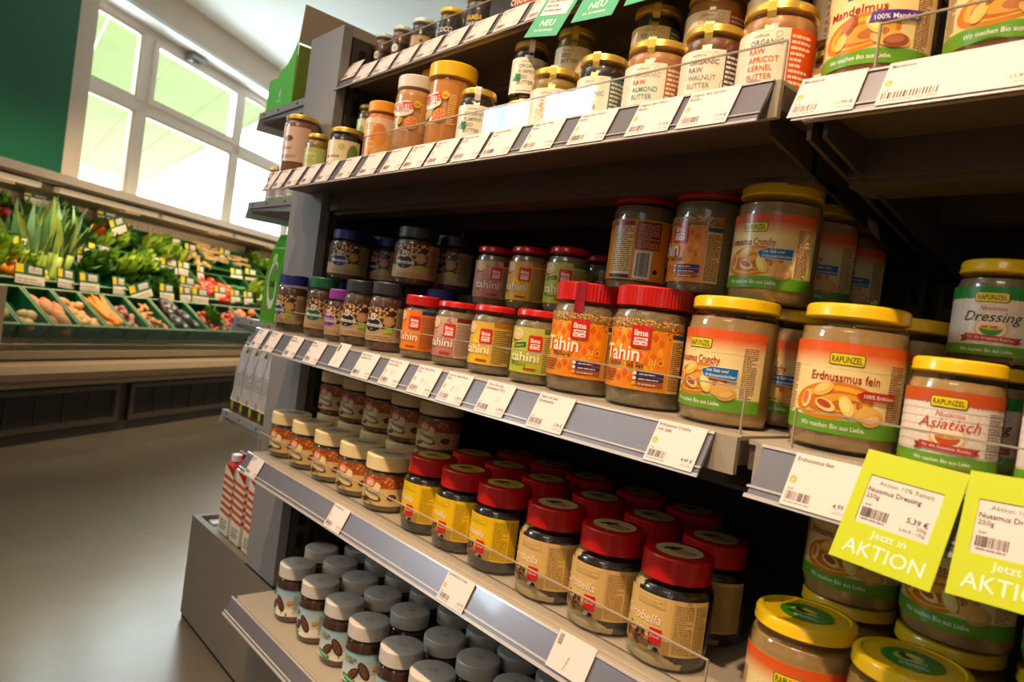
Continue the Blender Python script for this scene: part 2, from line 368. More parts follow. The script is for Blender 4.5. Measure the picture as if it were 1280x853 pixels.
def lima_big(sub, W=120):
    A = Art(); A.rect(-W/2, 0, W/2, 74, S(244, 148, 22), 0)
    cs = (S(250, 176, 40), S(236, 110, 24), S(244, 140, 24), S(230, 96, 20))
    for i in range(12):
        for j in range(7):
            u = -44+i*7; v = 6+j*10+(5 if i % 2 else 0); A.poly([(u, v-5.4), (u+3.6, v), (u, v+5.4), (u-3.6, v)], cs[(i*3+j*5) % 4], 1)
    A.rect(-W/2, 64, W/2, 74, S(150, 96, 30), 2, S(196, 150, 80)); R = random.Random(4)
    for k in range(190):
        u = R.uniform(-50, 50); v = 74-abs(R.gauss(0, 6)); A.ell(u, max(56, min(73, v)), 1.1, .7, R.choice((S(236, 196, 120), S(250, 214, 140), S(90, 54, 20))), 3+(k % 3), R.uniform(0, 180), 6)
    lima_logo(A, 11, 44, 21, 8)
    A.txt('Tahin', -11, 29.5, 16.5, WH, 9, w=46, bold=.012)
    A.txt(sub, -8 if len(sub) < 8 else -4, 23.6, 5.2, S(50, 26, 6), 9, w=24 if len(sub) < 8 else 44, bold=.015)
    A.txt('BIO', 30, 27, 7, S(250, 196, 90), 6, w=16)
    for k in range(3): A.rr(8, 15.5-k*5.2, 40, 19.6-k*5.2, NAV if k < 2 else S(176, 84, 20), 6, 1.8); A.ell(9.5, 17.5-k*5.2, 2, 2, WH if k < 2 else S(250, 180, 60), 7); A.lines(14, 16.4-k*5.2, 34, 18.8-k*5.2, 1, S(230, 220, 220), 7, .5, k)
    A.lines(-34, 6, -14, 20, 5, S(120, 50, 10), 6, .4, 3); A.rect(-36, 22, -31, 28, S(70, 160, 60), 7)
    A.rect(44, 0, 60, 62, S(246, 196, 110), 6); A.rect(44, 57, 60, 62, S(20, 80, 100), 7); A.lines(45, 3, 59, 55, 26, S(110, 60, 30), 7, .5, 2)
    return A
def lima_small(bg, bg2, crunchy=False, W=84, H=56, word='tahini', sub=None, hdr=None):
    A = Art(); A.rect(-W/2, 0, W/2, H, bg, 0, bg2); R = random.Random(int(bg[0]*99))
    for k in range(26): A.ell(R.uniform(-28, 14), R.uniform(3, H-4), R.uniform(1.5, 4), R.uniform(1, 3), [min(1, c*R.uniform(.8, 1.25)) for c in bg], 1, R.uniform(0, 180), 8)
    A.ell(-20, H-9, 9, 7, S(244, 220, 170), 3); A.ring(-20, H-9, 7, 5, S(214, 170, 110), 4, 1); A.ring(-20, H-9, 4, 3, S(230, 190, 130), 4, .8); A.poly([(-29, H-20), (-14, H-16), (-12, H-10), (-29, H-14)], S(176, 96, 40), 2)
    lima_logo(A, 5.5, H-28, 17, 8)
    A.txt(word, -7, 14.5, 11.5, S(255, 250, 236), 9, w=38, bold=.008)
    if crunchy: A.poly([(-24, 30), (-6, 32.5), (-6, 38), (-24, 35.5)], DG, 5); A.txt('CRUNCHY', -15, 31.7, 3.2, S(210, 230, 120), 6, w=15, rot=8)
    if sub: A.txt(sub, -12, 8.4, 4.6, S(60, 60, 20), 6, w=18)
    A.rect(-26, 10, -21, 15, S(60, 150, 60), 6); A.rr(-6, 4, 10, 6.6, S(180, 60, 30), 5, 1)
    A.rect(15, 0, W/2, H, bg2, 5); A.rect(15, H-6, W/2, H, hdr or S(150, 40, 50), 6); A.lines(16, 3, 40, H-8, 17, S(120, 84, 56), 6, .42, 6, solid=True)
    return A
def kraft(oval, W=92, H=56, small=False):
    A = Art(); A.rect(-W/2, 0, W/2, 20, S(206, 172, 124), 0); A.rect(-W/2, 20, W/2, H, S(70, 44, 30), 0); R = random.Random(11)
    for k in range(95):
        u, v = R.uniform(-34, 24), R.uniform(24, H-2); A.ell(u, v, 2.6, 1.8, R.choice((S(214, 164, 108), S(180, 120, 70), S(120, 74, 44), S(44, 26, 18), S(236, 194, 140))), 1+k % 3, R.uniform(0, 180), 7)
    A.rect(24, 20, W/2, H, S(196, 160, 116), 4); A.lines(26, 8, 42, H-6, 20, S(120, 90, 64), 5, .4, 3); A.lines(-28, 3, 20, 10, 2, S(120, 90, 64), 2, .3, 2)
    A.ell(12, 33, 8.5, 8.5, S(206, 160, 110), 5); A.ring(12, 33, 6.5, 6.5, S(150, 104, 66), 6, .6)
    A.ell(-15, 25, 17, 12, S(230, 220, 206), 5, 0, 22); A.ell(-15, 25, 15.8, 10.8, oval, 6, 0, 22)
    A.txt('Monerade', -14, 22, 6.8, WH, 8, w=31, shear=.4, bold=.015); A.rr(-21, 16, -9, 19.4, oval, 7, .6); A.txt('BIO', -15, 16.8, 2, WH, 8)
    A.rr(-20, 33, -11, 44, S(226, 214, 196), 7, 1); A.rect(-18, 36, -13, 38, oval, 8); A.rect(-17, 40, -14, 41.5, oval, 8)
    A.rect(7, 14, 19, 21.5, S(170, 206, 30), 6); return A
def carob(bg, nm, W=110, H=54):
    A = Art(); A.rect(-W/2, 0, W/2, H, bg, 0)
    A.ring(0, 0, 0, 0, bg, 0, 0, 0, 1)
    A.poly([(-20, 42), (12, 42), (12, 51), (-20, 51)], S(*[int(255*c**.45*.86) for c in bg]), 1); A.poly([(-19.4, 42.6), (11.4, 42.6), (11.4, 50.4), (-19.4, 50.4)], bg, 2)
    A.lines(-18, 43.5, 10, 49.5, 3, [c*.6 for c in bg], 3, .3, 4)
    A.txt('Carobella', -14, 27, 9.2, S(252, 240, 214), 4, w=47, shear=.25)
    A.rect(-40, 0, 20, 13, S(178, 136, 82), 2); A.rect(-40, 13, 0, 22, bg, 2, [c*1.0 for c in bg])
    R = random.Random(8)
    for k in range(26): A.ell(R.uniform(-30, -6), R.uniform(6, 19), 3.2, 1.6, R.choice((S(70, 40, 24), S(120, 70, 40), S(40, 22, 14), S(170, 110, 70))), 3+k % 2, R.uniform(-60, 20), 7)
    A.ell(-20, 8, 11, 2.4, S(120, 70, 40), 5, -28, 14); A.rr(-1, 8, 12, 23, S(218, 30, 24), 6, 1.2); A.txt(nm, 5.5, 14, 2.9, WH, 7, w=9.5)
    A.ell(3, 4, 3, 2.2, S(236, 220, 200), 6, 30); A.ell(8, 3.5, 2.6, 2, S(60, 34, 22), 6)
    A.lines(22, 3, 40, H-3, 20, [c*.55 for c in bg], 3, .42, 5); A.lines(42, 3, 54, H-3, 18, [c*.55 for c in bg], 3, .42, 6); A.rect(20.4, 0, 21, H, [c*.8 for c in bg], 3)
    return A
def creamhaz(W=106, H=45):
    A = Art(); A.rect(-W/2, 0, W/2, H, S(232, 196, 128), 0); A.rect(-W/2, 27, W/2, H, S(176, 84, 30), 1); R = random.Random(5)
    for k in range(150): A.ell(R.uniform(-50, 50), R.uniform(28, H-1), 2.2, 1.6, R.choice((S(214, 110, 40), S(240, 150, 70), S(150, 66, 20), S(190, 90, 40))), 2+k % 2, R.uniform(0, 180), 6)
    A.ell(-16, 33, 9, 7.5, S(232, 150, 110), 5, 10); A.lines(-22, 30, -10, 37, 3, WH, 6, .4, 3)
    A.poly([(-26, 18), (2, 20), (4, 31), (-4, 36), (-8, 27)], S(250, 224, 160), 5, False); A.ell(-12, 14, 19, 6.5, S(120, 66, 34), 4, -16, 20); A.ell(-13, 14.6, 16.5, 4.8, S(240, 214, 160), 5, -16, 20)
    A.txt('Mandolone', -12, 16.5, 5.8, WH, 8, w=32, shear=.3, rot=-12, bold=.03); A.txt('Mandolone', -12, 16.5, 5.8, S(66, 36, 22), 9, w=32, shear=.3, rot=-12)
    A.ell(22, 14, 7.5, 5, S(84, 46, 24), 5); A.ell(22, 14, 5, 3.2, S(120, 70, 40), 6); A.ell(-24, 6, 8, 3.6, S(120, 66, 34), 5, 10); return A
def soja(W=92, H=48):
    A = Art(); A.rect(-W/2, 0, W/2, H, S(236, 224, 206), 0, S(150, 190, 204)); A.rect(-W/2, H-2, W/2, H, S(110, 170, 180), 1)
    A.txt('SOJA', -17, 34, 8, S(60, 84, 60), 4, w=24); A.ell(-16.5, 38, 4, 4, S(110, 170, 60), 5); A.ell(-16.5, 38, 2.4, 2.4, S(230, 90, 30), 6); A.poly([(-30, 30), (-8, 32), (-8, 33), (-30, 31)], S(40, 140, 70), 3)
    for u, v, a, b, r in ((-10, 16, 12, 7, 50), (7, 22, 16, 7.4, -60), (26, 25, 6, 4.5, 20)):
        A.ell(u, v, a, b, S(74, 42, 28) if u < 20 else S(196, 120, 40), 3, r, 18); A.ell(u-.6, v+.6, a*.8, b*.55, S(120, 74, 50) if u < 20 else S(230, 160, 70), 4, r, 16)
        if u < 20: A.ell(u, v, a*.75, .5, S(54, 30, 20), 5, r, 8)
    A.ell(24, 8, 16, 7, S(250, 240, 222), 2); A.ell(10, 4, 14, 5, S(246, 236, 216), 2)
    A.ell(-18, 7, 15, 5, S(30, 140, 60), 5, -14, 20); A.txt('HAZELNUT', -17.5, 5.4, 3.2, WH, 6, w=20, rot=-14, bold=.015); A.lines(32, 6, 42, 40, 14, S(120, 110, 100), 3, .4, 4); return A
def organic(rows, side, W=94, H=50, tall=True, hue=S(250, 238, 214), art=None):
    A = Art(); A.rect(-W/2, 0, W/2, H, S(250, 236, 212), 0)
    A.txt('wellfoods', -6, H-7, 2.8, S(120, 150, 130), 2, w=15); A.ring(10, H-5.6, 3, 3, S(150, 160, 150), 2, .4, 0, 12); 
    v = H-15
    for t, c in rows: A.txt(t, -16, v, 5.4, c, 3, 'L', .9, bold=.006); v -= 8
    A.lines(-16, 3, 8, 5.5, 1, S(150, 140, 130), 2, .4, 2)
    A.rect(20, 0, W/2, H, side, 2); A.lines(21.5, 3, 41, H-3, 9, S(246, 226, 200), 3, .5, 7)
    if art == 'grain':
        A.rect(-18, 6, 18, H-9, S(250, 236, 212), 5); R = random.Random(3)
        for k in range(110): A.ell(R.gauss(0, 7), R.gauss(24, 8), 1.5, .6, R.choice((S(190, 140, 50), S(220, 170, 80), S(150, 110, 50))), 6+k % 2, R.uniform(0, 180), 6)
    if art == 'leaf':
        for k in range(7): A.ell(-22+k*1.5, 20+(k % 3)*3, 3.4, 1.8, S(40, 130, 90), 5, 40*k, 8)
    if art == 'jar': A.ring(22, 14, 5, 7, S(130, 130, 120), 6, .5, 0, 14)
    return A
def simple(bg, W, H, items=(), top=None):
    A = Art(); A.rect(-W/2, 0, W/2, H, bg, 0, top)
    for it in items: getattr(A, it[0])(*it[1], **(it[2] if len(it) > 2 else {}))
    return A
def nutbut(bg):
    A = Art()
    for u, v, a, b in ((-14, 46, 20, 9), (2, 47, 12, 10), (-6, 38, 17, 7), (6, 42, 9, 8)): A.ell(u, v, a, b, S(255, 240, 220), 2)
    A.txt('NUTBUTTER', -6, 42.5, 10.5, S(226, 30, 30), 4, w=46, bold=.03, rot=4); A.txt('PEANUT BUTTER', -4, 38.6, 2.4, BR, 4, w=24)
    A.ell(20, 52, 6, 6, S(252, 200, 20), 4, 0, 12); A.lines(16, 50, 24, 54, 2, BR, 5, .4, 2)
    A.ell(-10, 24, 9, 7, S(216, 160, 50), 3, 30); A.ell(-12, 26, 5, 3, S(246, 204, 110), 4, 30); A.ell(14, 22, 10, 10, S(250, 170, 60), 3); A.ell(14, 22, 8, 8, S(232, 110, 70), 4)
    for k in range(6): A.poly([(14, 22), (14+7*math.cos(k*1.047), 22+7*math.sin(k*1.047)), (14+7*math.cos(k*1.047+.25), 22+7*math.sin(k*1.047+.25))], S(252, 200, 120), 5)
    A.lines(26, 10, 38, 56, 14, S(255, 216, 120), 3, .4, 3); A.lines(-20, 9, 8, 13, 2, S(255, 216, 120), 3, .4, 3); return A
# ---------------------------------------------------------------- jar kinds
K = {}
def body_prof(r, zs, zt, rn, k=0.):
    q = r-k; b = min(.008, r*.22); P = [(q-b, .001+k), (q-b*.35, .0022+k), (q, b+.001+k)]
    P += [(q, zs)]
    for t in (25, 50, 75, 90): a = math.radians(t); P.append((rn-k+(q-(rn-k))*math.cos(a), zs+(zt-zs)*.75*math.sin(a)))
    if k == 0: P += [(rn, zs+(zt-zs)*.8), (rn+.0011, zs+(zt-zs)*.86), (rn, zs+(zt-zs)*.92)]
    P += [(rn-k, zt)]
    return P
def lid_metal(rl, z0, h, rib=False, n=40):
    mb = MB(); mb.lathe([(rl-.0015, z0), (rl, z0+.0008), (rl+.0004, z0+.0018), (rl, z0+.003), (rl, z0+h-.003), (rl-.001, z0+h-.0009), (rl-.0028, z0+h), (rl-.0055, z0+h), (rl-.0065, z0+h-.0012), (.001, z0+h-.001)], n)
    return mb
def lid_plastic(rl, z0, h, n=120, rib=.0007):
    mb = MB(); mb.lathe([(rl-.001, z0), (rl, z0+.0004), (rl, z0+h-.002), (rl-.0008, z0+h-.0006)], n, caps=True, rib=(rl-.0004, rib)); 
    mb.lathe([(rl-.0008, z0+h-.0006), (rl-.0026, z0+h), (.001, z0+h)], n, caps=True); return mb
def make_kind(key, r, H, lidr, lidh, lidm, fill, art, lz, plastic=False, zs=None, rn=None, filltop=None, contf=None, conts=None, sticker=None, seal=None, name='jar', oval=False):
    zt = H-lidh; zs = zs or zt-.014; rn = rn or lidr-.003; parts = []
    g = MB().lathe(body_prof(r, zs, zt+.002, rn), 40); me = g.build('glass_body', ['glass'], False, True, .9); parts.append(('glass_body', me, None))
    ft = filltop or zt-.005; pr = [p for p in body_prof(r, zs, zt, rn, .0014) if p[1] < ft]
    rr = pr[-1][0]; pr += [(rr, ft), (.001, ft+.001)]
    if contf:
        zz = [pr[0]]+[pr[1], pr[2]]+[(pr[3][0], pr[2][1]+(zs-pr[2][1])*t/60) for t in range(1, 61)]+pr[4:]
        c = MB().lathe(zz, 160, matf=lambda i, a: contf(zz[i][1], a)); me = c.build('contents', conts, False, True, .9)
    else: me = MB().lathe(pr, 32).build('contents', [fill], False, True, .9)
    parts.append(('contents', me, None))
    l = lid_plastic(lidr, zt, lidh, rib=.0007 if key[:4] == 'lima' else .00022) if plastic else lid_metal(lidr, zt, lidh)
    me = l.build('lid', [lidm], False, True, .35 if plastic else .5); parts.append(('lid', me, None))
    if art is not None:
        me = art.mesh('label', ['print'], wrap(r, lz), 2.5 if r < .035 else 3.2); parts.append(('label', me, None))
    if sticker:
        zz = H+.0002 if plastic else H-.0006; T = lambda u, v, L: Vector((u, v, zz+L*.00012))
        parts.append(('lid_print', sticker.mesh('lid_print', ['print'], T), None))
    if seal:
        mb = MB(); w = .0042; R_ = lidr+.0006
        P = [(-.3*lidr, H+.0004), (-R_*.97, H+.0006), (-R_-.0002, H-.002), (-R_-.0002, zt-.001), (-max(rn+.001, r*.9), zt-.009), (-r-.0006, zs-.006)]
        for (a, za), (b, zb) in zip(P, P[1:]): mb.add([(-w, a, za), (w, a, za), (w, b, zb), (-w, b, zb)], [(0, 3, 2, 1)])
        parts.append(('seal_strip', mb.build('seal_strip', [seal], False), None))
    K[key] = (parts, H, name)
def put(key, x, y, z, label, group, rot=0, cat='jar', name=None):
    parts, H, nm = K[key]
    o = thing(name or nm, (x, y, z), label, cat, group, math.radians(rot))
    ld = None
    for pn, me, _ in parts:
        c = bpy.data.objects.new(pn, me); C.objects.link(c); c.parent = ld if pn in ('lid_print', 'seal_strip') else o
        if pn == 'lid': ld = c
    return o
def rapstick():
    A = Art(); A.ell(0, 0, 22, 22, S(60, 140, 30), 1, 0, 28); A.ell(-3, 3, 11, 9, S(170, 196, 90), 2, 20); A.ell(-5, 4, 5, 7, S(40, 70, 40), 3, 30); A.ell(0, 6, 6, 3.5, YE, 4, -20); A.txt('BIO', 6, -6, 4, WH, 5); A.lines(-8, -15, 12, -9, 2, WH, 5, .4, 2); return A
def carobstick(c):
    A = Art(); A.ell(0, 0, 24, 24, c, 1, 0, 30); A.ell(-9, 0, 9, 3.4, S(60, 36, 24), 2, 60); A.ell(-4, 2, 10, 2.4, S(80, 50, 30), 3, 80); A.txt('CAROB', 6, -2, 6, S(200, 30, 30), 4, w=24, bold=.02, rot=0); A.lines(-4, -10, 16, -4, 2, S(200, 30, 30), 4, .5, 2); return A
def creamstick():
    A = Art(); A.ell(0, 0, 27, 27, S(206, 190, 160), 1, 0, 30); A.ell(4, 2, 17, 9, S(110, 72, 48), 2, 15, 20); A.ell(4, 3, 13, 5, S(160, 120, 90), 3, 15); return A
def date_print(t, w): A = Art(); A.txt(t, 0, 1, 4, S(110, 104, 98), 1, w=w, rot=0); A.txt('25 MAR', 1, -5, 4, S(110, 104, 98), 1, w=w*.8); return A
rap = dict(r=.0435, H=.124, lidr=.0415, lidh=.0125)
make_kind('fein', .0435, .124, .0415, .0125, 'lyellow', 'peanut', rap_label('Erdnussmus fein', 120, 'fein'), .0155, zs=.094, rn=.0365, filltop=.1035, sticker=rapstick(), name='nut_butter_jar')
make_kind('crunchy', .0435, .124, .0415, .0125, 'lyellow', 'peanut', rap_label('Erdnussmus Crunchy', 120, 'crunchy'), .0155, zs=.094, rn=.0365, filltop=.1035, sticker=rapstick(), name='nut_butter_jar')
make_kind('mandel', .0435, .128, .0415, .0125, 'lyellow', 'almondb', rap_label('Mandelmus', 120, 'mandel'), .018, sticker=rapstick(), name='nut_butter_jar')
make_kind('asia', .0335, .088, .0320, .0115, 'lyellow', 'peanut', nussmus('Asiatisch', S(206, 84, 26), S(196, 60, 30)), .008, name='sauce_jar')
make_kind('dress', .0335, .088, .0320, .0115, 'lyellow', 'tahini', nussmus('Dressing', GR2, BK), .008, name='sauce_jar')
make_kind('fruit', .0335, .088, .0320, .0115, 'lyellow', 'tahini', nussmus('Indisch', S(206, 20, 110), S(206, 20, 110)), .008, name='sauce_jar')
make_kind('limaN', .0415, .130, .0400, .022, 'lred', 'tahini', lima_big('Nature'), .020, True, name='tahini_jar')
make_kind('limaS', .0415, .130, .0400, .022, 'lred', 'tahini', lima_big('Sésame - Sea Salt'), .020, True, name='tahini_jar')
def lima_back():
    A = lima_big('Nature'); 
    A.rect(-44, 0, 30, 74, S(236, 150, 30), 12); A.rect(-42, 2, -14, 72, S(246, 214, 150), 13); A.lines(-41, 10, -15, 66, 22, S(120, 70, 30), 14, .45, 2); A.rect(-42, 66, -14, 72, S(180, 50, 30), 14)
    A.rr(-11, 38, 18, 72, S(150, 30, 26), 13, 1.5); A.lines(-9, 40, 16, 70, 12, S(230, 180, 120), 14, .4, 5); A.rect(-10, 2, 10, 36, WH, 13); A.bars(-8, 5, 8, 34, BK, 14, 16); A.ell(16, 12, 3, 3, BK, 13); A.rect(-42, 2, -14, 6, NAV, 15)
    A.rect(34, 0, 58, 74, S(150, 30, 26), 12); A.lines(36, 6, 56, 70, 20, S(220, 150, 110), 13, .35, 9); return A
make_kind('limaB', .0415, .122, .0400, .011, 'lred', 'tahini', lima_back(), .014, name='tahini_jar')
make_kind('limaT', .0415, .122, .0400, .011, 'lred', 'tahini', lima_big('Sésame - Sea Salt'), .014, name='tahini_jar')
make_kind('pink', .0300, .093, .0285, .0095, 'lred', 'tahini', lima_small(S(196, 120, 110), S(206, 176, 150), hdr=S(120, 30, 40)), .014, zs=.0705, rn=.0245, name='small_tahini_jar')
make_kind('yel', .0305, .093, .0290, .0095, 'lred', 'tahini', lima_small(S(248, 196, 16), S(216, 176, 70), hdr=S(190, 110, 20)), .014, zs=.0705, rn=.025, name='small_tahini_jar')
make_kind('lime', .0300, .093, .0285, .0095, 'lred', 'tahini', lima_small(S(190, 200, 40), S(196, 196, 90), True, sub='nature', hdr=S(70, 120, 50)), .014, zs=.0705, rn=.0245, name='small_tahini_jar')
make_kind('ora', .0285, .097, .0270, .0155, 'lred', 'tahini', lima_small(S(244, 140, 24), S(232, 120, 40), word='Tahin', H=60, hdr=S(20, 60, 100)), .014, True, name='small_tahini_jar')
for k, c, l in (('kblue', NAV, 'lblue'), ('kgreen', S(16, 100, 66), 'lgreen'), ('kblack', S(34, 30, 30), 'lblack')):
    make_kind(k, .0290, .113, .0265, .020, l, 'coffee', kraft(c), .017, True, name='coffee_nut_jar')
make_kind('kviolet', .0215, .094, .0195, .018, 'lviolet', 'coffee', kraft(S(140, 30, 150), 66, 52), .012, True, name='coffee_nut_jar')
for k, c, l in (('kblueW', NAV, 'lblue'), ('kblackW', S(34, 30, 30), 'lblack')):
    make_kind(k, .0370, .097, .0330, .018, l, 'coffee', kraft(c, 112), .012, True, name='coffee_nut_jar')
make_kind('cream', .0370, .087, .0372, .022, 'lcream', 'hazel', creamhaz(), .012, True, sticker=creamstick(), zs=.058, rn=.033, name='spread_jar')
make_kind('carobN', .0385, .109, .0345, .0245, 'lred', 'carob', carob(S(240, 196, 20), 'Natural', 106), .018, True, sticker=carobstick(S(216, 190, 60)), name='carob_spread_jar')
def duo(z, a):
    a = (a+PI/2+PI) % (2*PI)-PI      # 0 = label front, + = to the right
    lim = math.radians(46-90*(z/.085)+9*math.sin(z*260)); return 0 if -2.2 < a < lim else 1
make_kind('carobD', .0405, .109, .0350, .0245, 'lred', 'creme', carob(S(226, 186, 112), 'Duo', 114), .018, True, contf=duo, conts=['creme', 'carob'], sticker=carobstick(S(206, 186, 130)), name='carob_spread_jar')
make_kind('soja', .0335, .104, .0325, .0225, 'lgrey', 'choco', soja(), .014, True, sticker=date_print('17:26', 16), name='chocolate_spread_jar')
G1, O1, T1 = S(120, 130, 120), S(230, 96, 30), S(70, 150, 170)
make_kind('oAlm', .036, .086, .0345, .010, 'gold', 'almondb', organic([('ORGANIC', S(200, 180, 150)), ('RAW', S(190, 80, 20)), ('ALMOND', T1), ('BUTTER', T1)], S(184, 104, 40), 102), .008, seal='goldstrip', name='nut_butter_jar')
make_kind('oWal', .032, .086, .0305, .010, 'gold', 'brownj', organic([('ORGANIC', S(90, 90, 90)), ('RAW', S(120, 120, 120)), ('WALNUT', S(150, 150, 140)), ('BUTTER', S(150, 150, 140))], S(70, 66, 84), 90, art='jar'), .008, seal='goldstrip', name='nut_butter_jar')
make_kind('oApr', .036, .090, .0345, .010, 'gold', 'almondb', organic([('ORGANIC', G1), ('RAW', O1), ('APRICOT', O1), ('KERNEL', O1), ('BUTTER', O1)], S(232, 84, 10), 102, 54), .008, seal='goldstrip', name='nut_butter_jar')
make_kind('oSes', .030, .086, .0290, .010, 'gold', 'blackb', organic([('RAW', T1), ('ORGANIC', T1), ('BLACK', BK), ('SESAME', BK), ('TAHINI', BK)], S(60, 120, 110), 84), .008, seal='goldstrip', name='nut_butter_jar')
make_kind('oGra', .032, .086, .0305, .010, 'gold', 'mustard', organic([], S(200, 190, 150), 90, art='grain'), .008, seal='goldstrip', name='nut_butter_jar')
make_kind('oPum', .027, .086, .0255, .010, 'gold', 'dark', organic([('ORGANIC', G1), ('PUMPKIN', S(120, 150, 120)), ('SEED', S(120, 150, 120)), ('BUTTER', G1)], S(232, 220, 190), 72, 52, art='leaf'), .008, seal='lwhite', name='nut_butter_jar')
make_kind('oSee', .027, .086, .0255, .010, 'gold', 'mustard', organic([('SEED', G1), ('BUTTER', G1)], S(240, 224, 190), 72), .008, seal='goldstrip', name='nut_butter_jar')
make_kind('tall', .034, .122, .0325, .010, 'gold', 'ambery', simple(S(232, 196, 170), 80, 70, [('txt', ('Choco', -8, 24, 8, S(90, 50, 40)), dict(w=26, shear=.3)), ('ell', (-4, 46, 10, 6, S(130, 70, 50), 2)), ('lines', (-20, 6, 16, 14, 3, S(160, 120, 100), 2))]), .026, name='spread_jar')
make_kind('sgreen', .026, .077, .0235, .009, 'gold', 'mustard', simple(S(190, 196, 110), 60, 40, [('rect', (-14, 8, 12, 30, S(214, 214, 130), 1)), ('lines', (-12, 10, 10, 27, 6, S(140, 150, 70), 2))]), .008, name='spread_jar')
make_kind('salade', .033, .078, .0315, .010, 'gold', 'dark', simple(S(240, 220, 176), 90, 46, [('txt', ('Marmelade', -8, 14, 5.4, S(60, 44, 30)), dict(w=32, shear=.4)), ('ell', (10, 34, 6, 6, S(200, 200, 110), 2)), ('ell', (32, 18, 11, 22, S(110, 150, 50), 2)), ('lines', (-24, 4, 14, 8, 1, S(170, 140, 100), 2))]), .007, name='spread_jar')
make_kind('orangej', .0295, .106, .0275, .018, 'lorange', 'orangeb', simple(S(250, 170, 70), 74, 66, [('ring', (-4, 20, 8, 6, S(250, 226, 190), 2, 1.4)), ('rect', (-37, 40, 37, 66, S(252, 214, 176), 1)), ('ell', (8, 36, 14, 20, S(252, 150, 40), 1)), ('lines', (-24, 46, 4, 58, 3, S(230, 170, 120), 3))], S(252, 200, 140)), .010, True, name='nut_butter_jar')
make_kind('nutW', .033, .134, .0315, .020, 'lwhite', 'nutpale', nutbut(S(220, 150, 86)), .034, True, name='peanut_butter_jar')
make_kind('nutY', .0345, .138, .0370, .022, 'lyel2', 'nutor', nutbut(S(226, 128, 50)), .034, True, name='peanut_butter_jar')
make_kind('nutT', .0330, .185, .0330, .022, 'lyel2', 'peanut', None, .022, True, name='peanut_butter_jar')
make_kind('smallb', .0235, .078, .0225, .009, 'gold', 'mustard', simple(S(216, 214, 160), 56, 40, [('ell', (-4, 16, 8, 10, S(120, 180, 70), 2)), ('ell', (8, 20, 8, 12, S(240, 190, 120), 2))]), .008, name='spread_jar')
def darkj(t1, c1, t2, tagc=None):
    it = [('rect', (-30, 0, 30, 16, S(60, 54, 50), 1)), ('lines', (-16, 5, 12, 11, 2, S(200, 170, 140), 2))]
    if t1: it.append(('txt', (t1, -4, 28, 9, c1), dict(w=30, bold=.02, shear=.2)))
    if t2: it.append(('txt', (t2, -6, 18, 7, WH), dict(w=24, bold=.01)))
    if tagc: it += [('ell', (-8, 36, 8, 8, WH, 3)), ('lines', (-12, 33, -4, 39, 3, S(150, 140, 60), 4))]
    return simple(S(44, 36, 34), 64, 46, it)
make_kind('d1', .0215, .088, .0205, .009, 'lsilver', 'brownj', darkj(None, None, None, 1), .006, name='small_spread_jar')
make_kind('d2', .0245, .085, .0235, .009, 'lsilver', 'dark', simple(S(60, 54, 44), 70, 46, [('rect', (-20, 24, 22, 44, S(206, 170, 120), 1)), ('ell', (6, 34, 4, 3, DG, 2)), ('lines', (-14, 8, 14, 18, 3, S(180, 150, 110), 2))]), .006, name='small_spread_jar')
make_kind('d3', .0225, .082, .0215, .009, 'lyel2', 'dark', darkj('COCO', WH, None), .008, name='small_spread_jar')
make_kind('d4', .0310, .086, .0295, .010, 'lyel2', 'dark', darkj('SAMBA', S(250, 200, 20), 'DARK'), .010, name='dark_spread_jar')
def bio(c): return simple(S(238, 228, 226), 52, 60, [('rect', (-26, 46, 26, 54, S(206, 30, 110), 1)), ('rect', (-26, 0, 26, 6, S(120, 180, 40), 1)), ('lines', (-14, 12, 14, 42, 6, S(190, 160, 180), 2))])
make_kind('ejar', .0235, .090, .021, .010, 'gold', 'creme', bio(0), .006, name='small_spread_jar')
# ================================================================ SETTING
def st(name, mb, mats, parent=None): o = mb.build(name, mats, parent); o['kind'] = 'structure'; return o
CE = 2.96
def slab(z0, z1, off=1.2):                     # floor or ceiling outline, cut off along the window wall
    a = wp((-4.2-PW.y-NW.y*off)/DW.y, off, 0); b = wp((6.6-PW.y-NW.y*off)/DW.y, off, 0)
    P = [(a.x, -4.2), (3.5, -4.2), (3.5, 6.6), (b.x, 6.6)]
    return MB().add([(x, y, z0) for x, y in P]+[(x, y, z1) for x, y in P], [(3, 2, 1, 0), (4, 5, 6, 7), (0, 1, 5, 4), (1, 2, 6, 5), (2, 3, 7, 6), (3, 0, 4, 7)])
st('floor', slab(-.1, 0), ['floor'])
st('ceiling', slab(CE, CE+.1), ['ceil'])
st('wall_right', MB().box(3.4, 3.5, -4.2, 6.6, 0, CE), ['wallw'])
st('wall_far', MB().box(-8.5, 3.5, 6.5, 6.6, 0, CE), ['wallw'])
st('wall_back', MB().box(-8.5, 3.5, -4.2, -4.1, 0, CE), ['wallw'])
# window wall (in the case frame: s, off, z)
W0, W1, SIL, HD = .80, 4.6, 1.0, 2.70
wl = MB()
wl.box(-1.6, W0, 1.0, 1.35, 0, CE, 0, WM); wl.box(-6.5, -2.99, 1.0, 1.35, 0, CE, 0, WM); wl.box(-2.17, -1.6, 1.0, 1.35, 0, CE, 0, WM); wl.box(-2.99, -2.17, 1.0, 1.35, 0, 1.55, 0, WM); wl.box(-2.99, -2.17, 1.0, 1.35, 2.66, CE, 0, WM); wl.box(W1, 9, 1.0, 1.35, 0, CE, 0, WM); wl.box(W0, W1, 1.0, 1.35, 0, SIL, 0, WM)
wl.box(W0, W1, 1.0, 1.35, HD+.03, CE, 0, WM)
ws = st('wall_left', wl, ['wallw'])
st('trim_1', MB().box(W0, W1, 1.0, 1.35, HD, HD+.03, 0, WM), ['white'], ws)       # pale underside of the lintel
